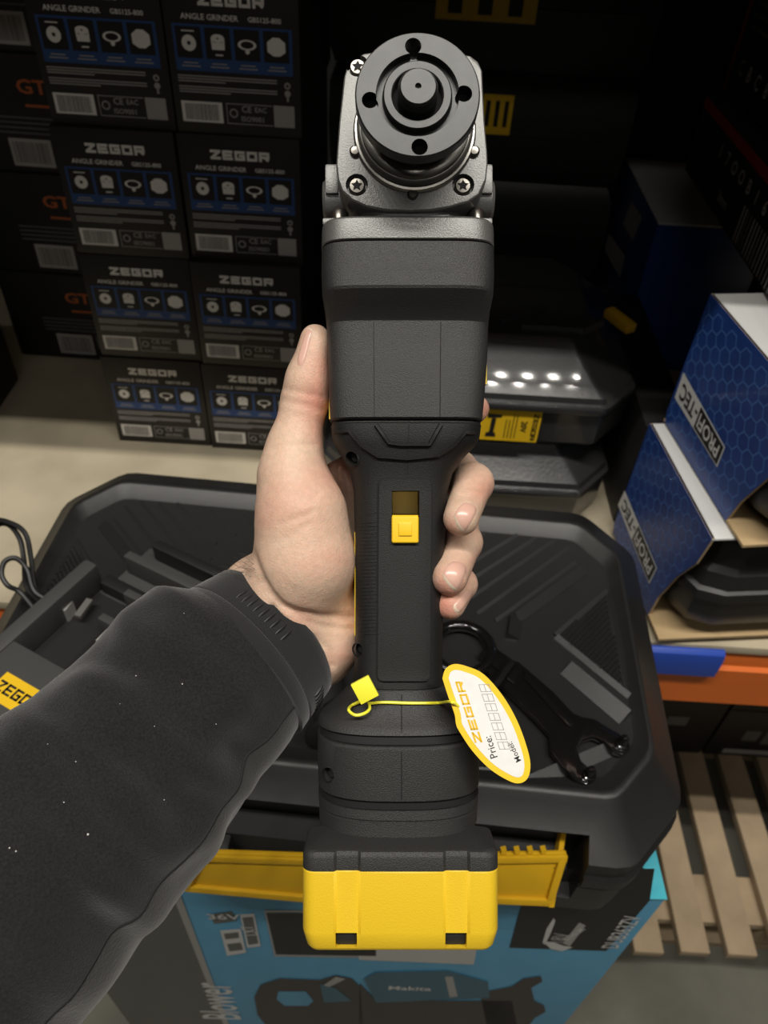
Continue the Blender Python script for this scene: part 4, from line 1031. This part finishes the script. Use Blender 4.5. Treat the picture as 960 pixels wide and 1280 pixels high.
# forearm and wrist (three parallel struts make the flat section)
seg((245, 842, -30), (320, 744, -47), 14, 17, 12); seg((272, 866, -28), (352, 782, -46), 16, 20, 14); seg((300, 895, -28), (385, 812, -50), 13, 16, 14)
# palm and back of the hand
seg((352, 782, -47), (372, 735, -46), 21, 20, 14); seg((372, 745, -62), (432, 625, -74), 15, 11, 14); seg((385, 775, -62), (448, 665, -82), 15, 11, 14)
seg((392, 795, -60), (450, 705, -84), 14, 10.5, 14); seg((398, 808, -52), (448, 745, -80), 14, 10, 14)
# heel of the hand (little finger side)
seg((402, 806, -44), (421, 760, -50), 12.5, 13, 10); seg((421, 806, -42), (428, 770, -46), 8, 9, 8)
# ball of the thumb
seg((368, 742, -38), (382, 700, -31), 17.5, 19.5, 12); seg((382, 700, -31), (376, 640, -30), 19.5, 17.8, 10); seg((376, 640, -30), (365, 592, -31), 17.8, 13.4, 8)
# thumb
seg((365, 592, -31), (368, 560, -32), 13.2, 11.2, 6); seg((368, 560, -32), (381, 500, -32), 11.0, 9.6, 5); seg((381, 500, -32), (385, 474, -32), 9.6, 9.2, 4)
seg((385, 474, -29), (394, 424, -28), 8.6, 6.4, 4); seg((385, 474, -36), (394, 424, -36), 8.6, 6.4, 4)
# web between thumb and forefinger
seg((372, 610, -44), (418, 612, -66), 11, 10, 14)
# fingers: wrapped behind the handle, tips on the right side
FING = {
 'index': [((430, 600, -72), 10.5), ((520, 545, -80), 9.2), ((578, 520, -70), 8.0), ((594, 511, -57), 6.6)],
 'middle': [((446, 640, -80), 10.5), ((571, 587, -70), 9.4), ((592, 604, -40), 8.5), ((576, 648, -17), 7.4)],
 'ring': [((450, 690, -83), 10.2), ((574, 652, -72), 8.9), ((579, 678, -43), 8.2), ((562, 722, -20), 7.6)],
 'little': [((450, 738, -80), 9.2), ((566, 712, -68), 7.8), ((576, 730, -44), 7.0), ((563, 756, -25), 6.4)]}
FP = []
for nm, ch_ in FING.items():
    L = []
    for (p, r0), (q, r1) in zip(ch_, ch_[1:]): L.append((P3(p), P3(q), r0, r1, 3.0))
    FP.append(L)
H = 1.15
allp = PR+[q for L in FP for q in L]
lo = np.min([np.minimum(a-ra, b-rb) for a, b, ra, rb, k in allp], axis=0)-5; hi = np.max([np.maximum(a+ra, b+rb) for a, b, ra, rb, k in allp], axis=0)+5
nx, ny, nz_ = [int(v) for v in np.ceil((hi-lo)/H)+1]
gx = (lo[0]+H*np.arange(nx)).astype(np.float32); gy = (lo[1]+H*np.arange(ny)).astype(np.float32); gz = (lo[2]+H*np.arange(nz_)).astype(np.float32)
def field(prims):
    D = np.full((nx, ny, nz_), 30.0, np.float32)
    for a, b, ra, rb, k in prims:
        mrg = k+8
        l = np.minimum(a-ra, b-rb)-mrg; h_ = np.maximum(a+ra, b+rb)+mrg
        i0 = np.clip(((l-lo)/H).astype(int), 0, None); i1 = np.minimum(((h_-lo)/H).astype(int)+2, (nx, ny, nz_))
        sl_ = tuple(slice(int(u), int(v)) for u, v in zip(i0, i1))
        X = gx[sl_[0]][:, None, None]; Y = gy[sl_[1]][None, :, None]; Z = gz[sl_[2]][None, None, :]
        ab = b-a; L2 = float(ab@ab)+1e-9
        t = np.clip(((X-a[0])*ab[0]+(Y-a[1])*ab[1]+(Z-a[2])*ab[2])/L2, 0, 1)
        d = np.sqrt((X-a[0]-t*ab[0])**2+(Y-a[1]-t*ab[1])**2+(Z-a[2]-t*ab[2])**2)-(ra+(rb-ra)*t)
        o_ = D[sl_]; h2 = np.clip(k-np.abs(o_-d), 0, None)/k
        D[sl_] = np.minimum(o_, d)-h2*h2*k*.25
    return D
def smin(A, B, k):
    h_ = np.clip(k-np.abs(A-B), 0, None)/k; return np.minimum(A, B)-h_*h_*k*.25
D = field(PR); DFs = None
for L in FP:
    d = field(L); DFs = d if DFs is None else smin(DFs, d, .7)
D = smin(D, DFs, 5.0)
def surface_nets(D):
    ins = D < 0
    c = [(i, j, k) for i in (0, 1) for j in (0, 1) for k in (0, 1)]
    sh_ = tuple(n-1 for n in D.shape)
    cnt = np.zeros(sh_, np.int8)
    for i, j, k in c: cnt += ins[i:i+sh_[0], j:j+sh_[1], k:k+sh_[2]]
    I = np.argwhere((cnt > 0) & (cnt < 8)); idx = np.full(sh_, -1, np.int64); idx[tuple(I.T)] = np.arange(len(I))
    acc = np.zeros((len(I), 3)); w_ = np.zeros(len(I))
    for u in range(8):
        for v in range(u+1, 8):
            du = np.array(c[v])-np.array(c[u])
            if np.abs(du).sum() != 1: continue
            a = D[tuple((I+c[u]).T)].astype(float); b = D[tuple((I+c[v]).T)].astype(float); ms = (a < 0) != (b < 0)
            t = np.where(ms, a/np.where(ms, a-b, 1), 0); acc += np.where(ms[:, None], np.array(c[u])+t[:, None]*du, 0); w_ += ms
    V = I+acc/w_[:, None]; F_ = []
    for ax in range(3):
        o1, o2 = [q for q in range(3) if q != ax]
        sa = [slice(None)]*3; sb = [slice(None)]*3; sa[ax] = slice(0, -1); sb[ax] = slice(1, None)
        E_ = np.argwhere(ins[tuple(sa)] != ins[tuple(sb)])
        E_ = E_[(E_[:, o1] > 0) & (E_[:, o2] > 0) & (E_[:, o1] < sh_[o1]) & (E_[:, o2] < sh_[o2])]
        q = []
        for d1, d2 in ((-1, -1), (0, -1), (0, 0), (-1, 0)):
            T = E_.copy(); T[:, o1] += d1; T[:, o2] += d2; q.append(idx[tuple(T.T)])
        Q = np.stack(q, 1); s0 = ins[tuple(E_.T)]
        if ax == 1: s0 = ~s0
        Q[~s0] = Q[~s0][:, ::-1]; F_.append(Q)
    return V, np.concatenate(F_)
V, Fq = surface_nets(D)
V = V*H+lo
def relax(V, Fq, n, lam=.5):
    e = np.concatenate([Fq[:, [0, 1]], Fq[:, [1, 2]], Fq[:, [2, 3]], Fq[:, [3, 0]]]); e = np.concatenate([e, e[:, ::-1]])
    deg = np.bincount(e[:, 0], minlength=len(V))[:, None]
    for _ in range(n):
        s = np.stack([np.bincount(e[:, 0], V[e[:, 1], q], len(V)) for q in range(3)], 1)/deg; V = V+lam*(s-V)
    return V
V = relax(V, Fq, 3)
# normals
tri = V[Fq]; fn = np.cross(tri[:, 2]-tri[:, 0], tri[:, 3]-tri[:, 1]); vn = np.zeros_like(V)
for q in range(4): np.add.at(vn, Fq[:, q], fn)
vn /= np.linalg.norm(vn, axis=1)[:, None]+1e-9
px_v = 480+FPX*V[:, 0]/(300-V[:, 2]); py_v = 640-FPX*V[:, 1]/(300-V[:, 2])
front = np.clip(vn[:, 2]*2, 0, 1)
def pld(P):
    d = np.full(len(V), 1e9)
    for (x0, y0), (x1, y1) in zip(P, P[1:]):
        L2 = (x1-x0)**2+(y1-y0)**2; t = np.clip(((px_v-x0)*(x1-x0)+(py_v-y0)*(y1-y0))/L2, 0, 1)
        d = np.minimum(d, np.hypot(px_v-x0-t*(x1-x0), py_v-y0-t*(y1-y0)))
    return d
disp = np.zeros(len(V))
for P, w_, dep in (([(314, 690), (322, 712), (336, 742), (352, 758), (372, 766), (400, 771), (440, 772)], 5, 1.5),
                   ([(328, 728), (350, 756), (378, 775), (405, 783), (440, 786)], 4, .8),
                   ([(340, 760), (362, 788), (395, 800), (410, 812), (415, 832)], 4.5, 1.2),
                   ([(318, 722), (345, 770), (372, 795)], 4, .5),
                   ([(372, 620), (385, 628), (398, 618)], 4, .35), ([(350, 655), (390, 640)], 4, .35), ([(345, 680), (385, 655)], 4, .3),
                   ([(352, 500), (404, 512)], 5, .5), ([(354, 486), (402, 496)], 4, .4), ([(340, 560), (395, 556)], 4, .35),
                   ([(598, 622), (578, 618)], 4, .5), ([(604, 612), (586, 608)], 4, .4)):
    disp -= dep*np.exp(-(pld(P)/w_)**2)
V = V+vn*(disp*front)[:, None]
# redder skin on joints and tips
fl_ = np.zeros(len(V))
for x, y, r, s in ((372, 640, 34, .28), (330, 640, 22, .3), (398, 500, 26, .75), (402, 455, 22, .5), (405, 540, 20, .5), (606, 612, 20, .55), (560, 735, 24, .75), (556, 765, 18, .7), (562, 662, 16, .5), (600, 700, 16, .4), (410, 700, 30, .25), (606, 512, 14, .8), (380, 775, 22, .35), (425, 590, 30, .6), (430, 820, 18, .35)):
    fl_ += s*np.exp(-((px_v-x)**2+(py_v-y)**2)/r**2)
PB = Vector(S(345, 785, -46)); PMt = CAMM @ Matrix.Translation((0, 0, -.300)) @ Matrix.Translation(PB*MM); PWt = Matrix.Scale(MM, 4) @ Matrix.Translation(-PB)
person = thing('person', "person's bare left hand and black-sleeved forearm gripping the grinder", 'person', PMt)
me = bpy.data.meshes.new('body'); me.from_pydata([tuple(v) for v in V], [], [tuple(int(i) for i in f) for f in Fq])
bvh = BVHTree.FromPolygons([Vector(v) for v in V], [tuple(int(i) for i in f) for f in Fq])
at_ = me.attributes.new('flush', 'FLOAT', 'POINT'); at_.data.foreach_set('value', fl_.astype(np.float32))
bm = bmesh.new(); bm.from_mesh(me); bmesh.ops.recalc_face_normals(bm, faces=bm.faces); bm.to_mesh(me); bm.free()
me.materials.append(M_skin); me.transform(PWt)
body = link('body', me, person, ang=180)
# nails: curved plates laid on the finger ends
def nail(base0, base1, tip1, tip0, bulge=.22):
    """pixel corners: base left/right, tip right/left"""
    b0, b1, t1, t0 = [Vector(p) for p in (base0, base1, tip1, tip0)]; n = 12; cc = (b0+b1+t0+t1)/4
    b0, b1, t1, t0 = [cc+(q-cc)*1.28 for q in (b0, b1, t1, t0)]; rows = []
    eye = Vector((0, 0, 300))
    for j in range(n+1):
        v = j/n; row = []
        for i in range(n+1):
            u = i/n; a = 2*u-1; b = 2*v-1
            # square to rounded square
            x = a*math.sqrt(1-.36*b*b); y = b*math.sqrt(1-.36*a*a); uu, vv = (x+1)/2, (y+1)/2
            p = b0.lerp(b1, uu).lerp(t0.lerp(t1, uu), vv)
            d = Vector(((p.x-480)/FPX, (640-p.y)/FPX, -1)).normalized()
            loc, nr, _, _ = bvh.ray_cast(eye, d)
            if loc is None:
                loc, nr, _, _ = bvh.find_nearest(eye+d*330)
            if nr.dot(d) > 0: nr = -nr
            edge = max(abs(a), abs(b)); row.append((loc+nr*(.45 if edge < .95 else -.25), edge, v))
        rows.append(row)
    m_ = MB(); N_ = n+1
    fs = []
    vs = [q[0] for r in rows for q in r]
    # smooth the plate
    for _ in range(2):
        new = list(vs)
        for j in range(1, n):
            for i in range(1, n): new[j*N_+i] = (vs[j*N_+i]*2+vs[j*N_+i-1]+vs[j*N_+i+1]+vs[(j-1)*N_+i]+vs[(j+1)*N_+i])/6
        vs = new
    for j in range(n):
        m_.cur = 1 if j >= n-2 else 0
        m_.add([], [])
        for i in range(n): fs.append((j*N_+i, j*N_+i+1, (j+1)*N_+i+1, (j+1)*N_+i)); m_.mi.append(m_.cur)
    m_.v = [Vector(v) for v in vs]; m_.f = fs
    o = m_.build('fingernail', [M_nail, M_naile], body, ang=80, fix=True, world=PWt)
    return o
nail((580, 629), (597, 635), (579, 668), (567, 644)); nail((566, 702), (584, 709), (570, 741), (552, 718)); nail((584, 738), (590, 744), (573, 767), (566, 757))
nail((371, 452), (380, 456), (391, 409), (385, 408))
# ------------------------------------------------------------------ jacket sleeve
c0 = Vector(S(330, 802, -45)); c1 = Vector(S(35, 1064, 5)); ad_ = (c1-c0)
nrm = ad_.normalized(); sA = Vector((.54, -.85, 0)); sA = (sA-nrm*sA.dot(nrm)).normalized(); sB = nrm.cross(sA).normalized()
if sB.z < 0: sB = -sB
def sl_ring(t, ra, rb, N_=96, fold=0, off=(0, 0), bow=0):
    c = c0+ad_*t+sA*off[0]+sB*off[1]; out = []
    for k in range(N_):
        a = 2*math.pi*k/N_; ca, sa = math.cos(a), math.sin(a)
        w_ = 0
        if fold:
            q = Vector((t*3.2+.35*ca, ca*1.1, sa*1.1)); w_ = fold*(noise.noise(q*1.7)*(.6+1.2*max(0, sa))+(.35+.9*max(0, noise.noise(q*1.3+Vector((5, 0, 0)))+.35))*max(0, sa)*math.sin(30*t+1.6*ca+2.2*noise.noise(q)))
        out.append(c+sA*((ra+w_)*ca)+sB*((rb+w_)*sa)+nrm*(bow*sa))
    return out
rad = [(-.02, 35.0, 29.5), (.10, 37.5, 31), (.25, 40, 33.5), (.5, 43.5, 37), (.75, 48, 41), (1.0, 53, 45.5), (1.4, 57, 50), (2.0, 61, 54), (2.6, 63, 56)]
def rr_at(t):
    for (t0, a0, b0), (t1, a1, b1) in zip(rad, rad[1:]):
        if t0 <= t <= t1:
            f = (t-t0)/(t1-t0); return a0+(a1-a0)*f, b0+(b1-b0)*f
    return rad[-1][1:]
rings = []; NT = 120
for i in range(NT+1):
    t = .075+(2.6-.075)*(i/NT)**1.3; ra, rb = rr_at(t); f = min(1, max(0, (t-.09)/.25))
    bu = max(0, min(1, (t-.08)/.09))*max(0, 1-max(0, t-.2)/.5)
    rings.append(sl_ring(t, ra+1.5*min(1, f*3)+4.5*bu, rb+1.5*min(1, f*3)+2*bu, fold=3.2*f, bow=-5*(1-f), off=(-5.0*bu+3.5*max(0, min(1, (t-.25)/.3)), 0)))
mb = MB(); nring = 96
vs = [p for r in rings for p in r]; fs = []; mi = []
seam_lo, seam_hi = int(nring*.955), int(nring*.125)
for i in range(NT):
    for j in range(nring):
        a = i*nring+j; b = i*nring+(j+1) % nring; fs.append((a, b, b+nring, a+nring))
        mi.append(1 if (j >= seam_lo-6 or j < seam_hi) else 0)
fs.append(tuple(NT*nring+j for j in range(nring))); mi.append(0)
mb.v = vs; mb.f = fs; mb.mi = mi
slv = mb.build('sleeve', [M_cloth, M_knit], person, ang=180, world=PWt)
# seam along the side panel
def seamline(j, name='sleeve_seam'):
    P = []
    for i in range(0, NT+1, 1):
        p = rings[i][j]; c = c0+ad_*(.075+(2.6-.075)*(i/NT)**1.3); P.append(p+(c-p).normalized()*.35)
    MB().tube(P, .8, 6).build(name, M_seam_shade, slv, world=PWt)
seamline(seam_hi); seamline(seam_lo-6)
# cuff: band with a turned edge and rubber ribs
cr = []
for t, ea, bw in ((.135, -1.6, -4), (.13, 1.6, -4), (.125, 2.4, -4), (.085, 2.0, -5), (.08, 1.2, -5), (.075, 2.0, -5), (-.015, 1.6, -6), (-.045, 1.0, -6), (-.055, -.6, -6), (-.045, -2.0, -6), (.05, -2.4, -5)):
    ra, rb = rr_at(max(t, -.02)); cr.append(sl_ring(t, ra+ea, rb+ea, bow=bw))
cf = MB().loft(cr, False, False).build('cuff', M_cuff, person, ang=50, world=PWt)
def cuff_pt(t, a, lift, bw=-5.5):
    ra, rb = rr_at(max(t, -.02)); c = c0+ad_*t
    return c+sA*((ra+lift)*math.cos(a))+sB*((rb+lift)*math.sin(a))+nrm*(bw*math.sin(a))
for k in range(9):
    a = math.radians(128-5.0*k)
    MB().tube([cuff_pt(.055, a, 1.5), cuff_pt(.04, a, 1.9), cuff_pt(.018, a, 1.8), cuff_pt(-.002, a, 1.2)], [.4, .7, .7, .4], 8).build('rubber_rib', M_rubber, cf, world=PWt)
for k in range(6):
    a = math.radians(38-4.5*k)
    MB().tube([cuff_pt(.055, a, 1.5), cuff_pt(.04, a, 1.9), cuff_pt(.018, a, 1.8), cuff_pt(-.002, a, 1.2)], [.4, .7, .7, .4], 8).build('rubber_rib', M_rubber, cf, world=PWt)
# specks of lint on the sleeve
lm = MB(); rl = random.Random(4); dep_b = BVHTree.FromPolygons(vs, fs)
for px_, py_, r_ in ((170, 845, .32), (228, 855, .42), (193, 908, .28), (95, 952, .32), (80, 1003, .35), (110, 1043, .55), (12, 1060, .4), (20, 1064, .4), (315, 785, .35), (230, 767, .25), (150, 880, .22), (270, 905, .25), (60, 930, .22), (205, 1000, .25)):
    d = Vector(((px_-480)/FPX, (640-py_)/FPX, -1)).normalized(); loc, nr, _, _ = dep_b.ray_cast(Vector((0, 0, 300)), d)
    if loc is None: continue
    if nr.dot(d) > 0: nr = -nr
    r_ *= .75
    lm.lathe([(r_*.5, -.2), (r_, .1), (r_*.6, .35), (.01, .4)], Matrix.Translation(loc) @ nr.to_track_quat('Z', 'Y').to_matrix().to_4x4(), 7)
if lm.v:
    lo_ = lm.build('lint', M_label, slv, world=PWt); lo_['kind'] = 'stuff'
# a few dark hairs at the wrist edge
hm = MB(); rh = random.Random(11)
for k in range(46):
    px_ = rh.uniform(284, 322); py_ = 730-(px_-284)*.75+rh.uniform(-10, 16)
    d = Vector(((px_-480)/FPX, (640-py_)/FPX, -1)).normalized(); loc, nr, _, _ = bvh.ray_cast(Vector((0, 0, 300)), d)
    if loc is None: continue
    if nr.dot(d) > 0: nr = -nr
    dr = (Vector((-.8, .5, 0))+Vector((rh.uniform(-.5, .3), rh.uniform(-.4, .4), 0))).normalized()
    L = rh.uniform(4, 8); hm.tube([loc-nr*.3, loc+nr*.7+dr*L*.4, loc+nr*.9+dr*L*.75+Vector((0, -.6, 0)), loc+nr*.5+dr*L+Vector((0, -1.4, 0))], [.06, .055, .045, .02], 4)
if hm.v:
    ho = hm.build('arm_hair', M_hair, body, ang=60, world=PWt); ho['kind'] = 'stuff'
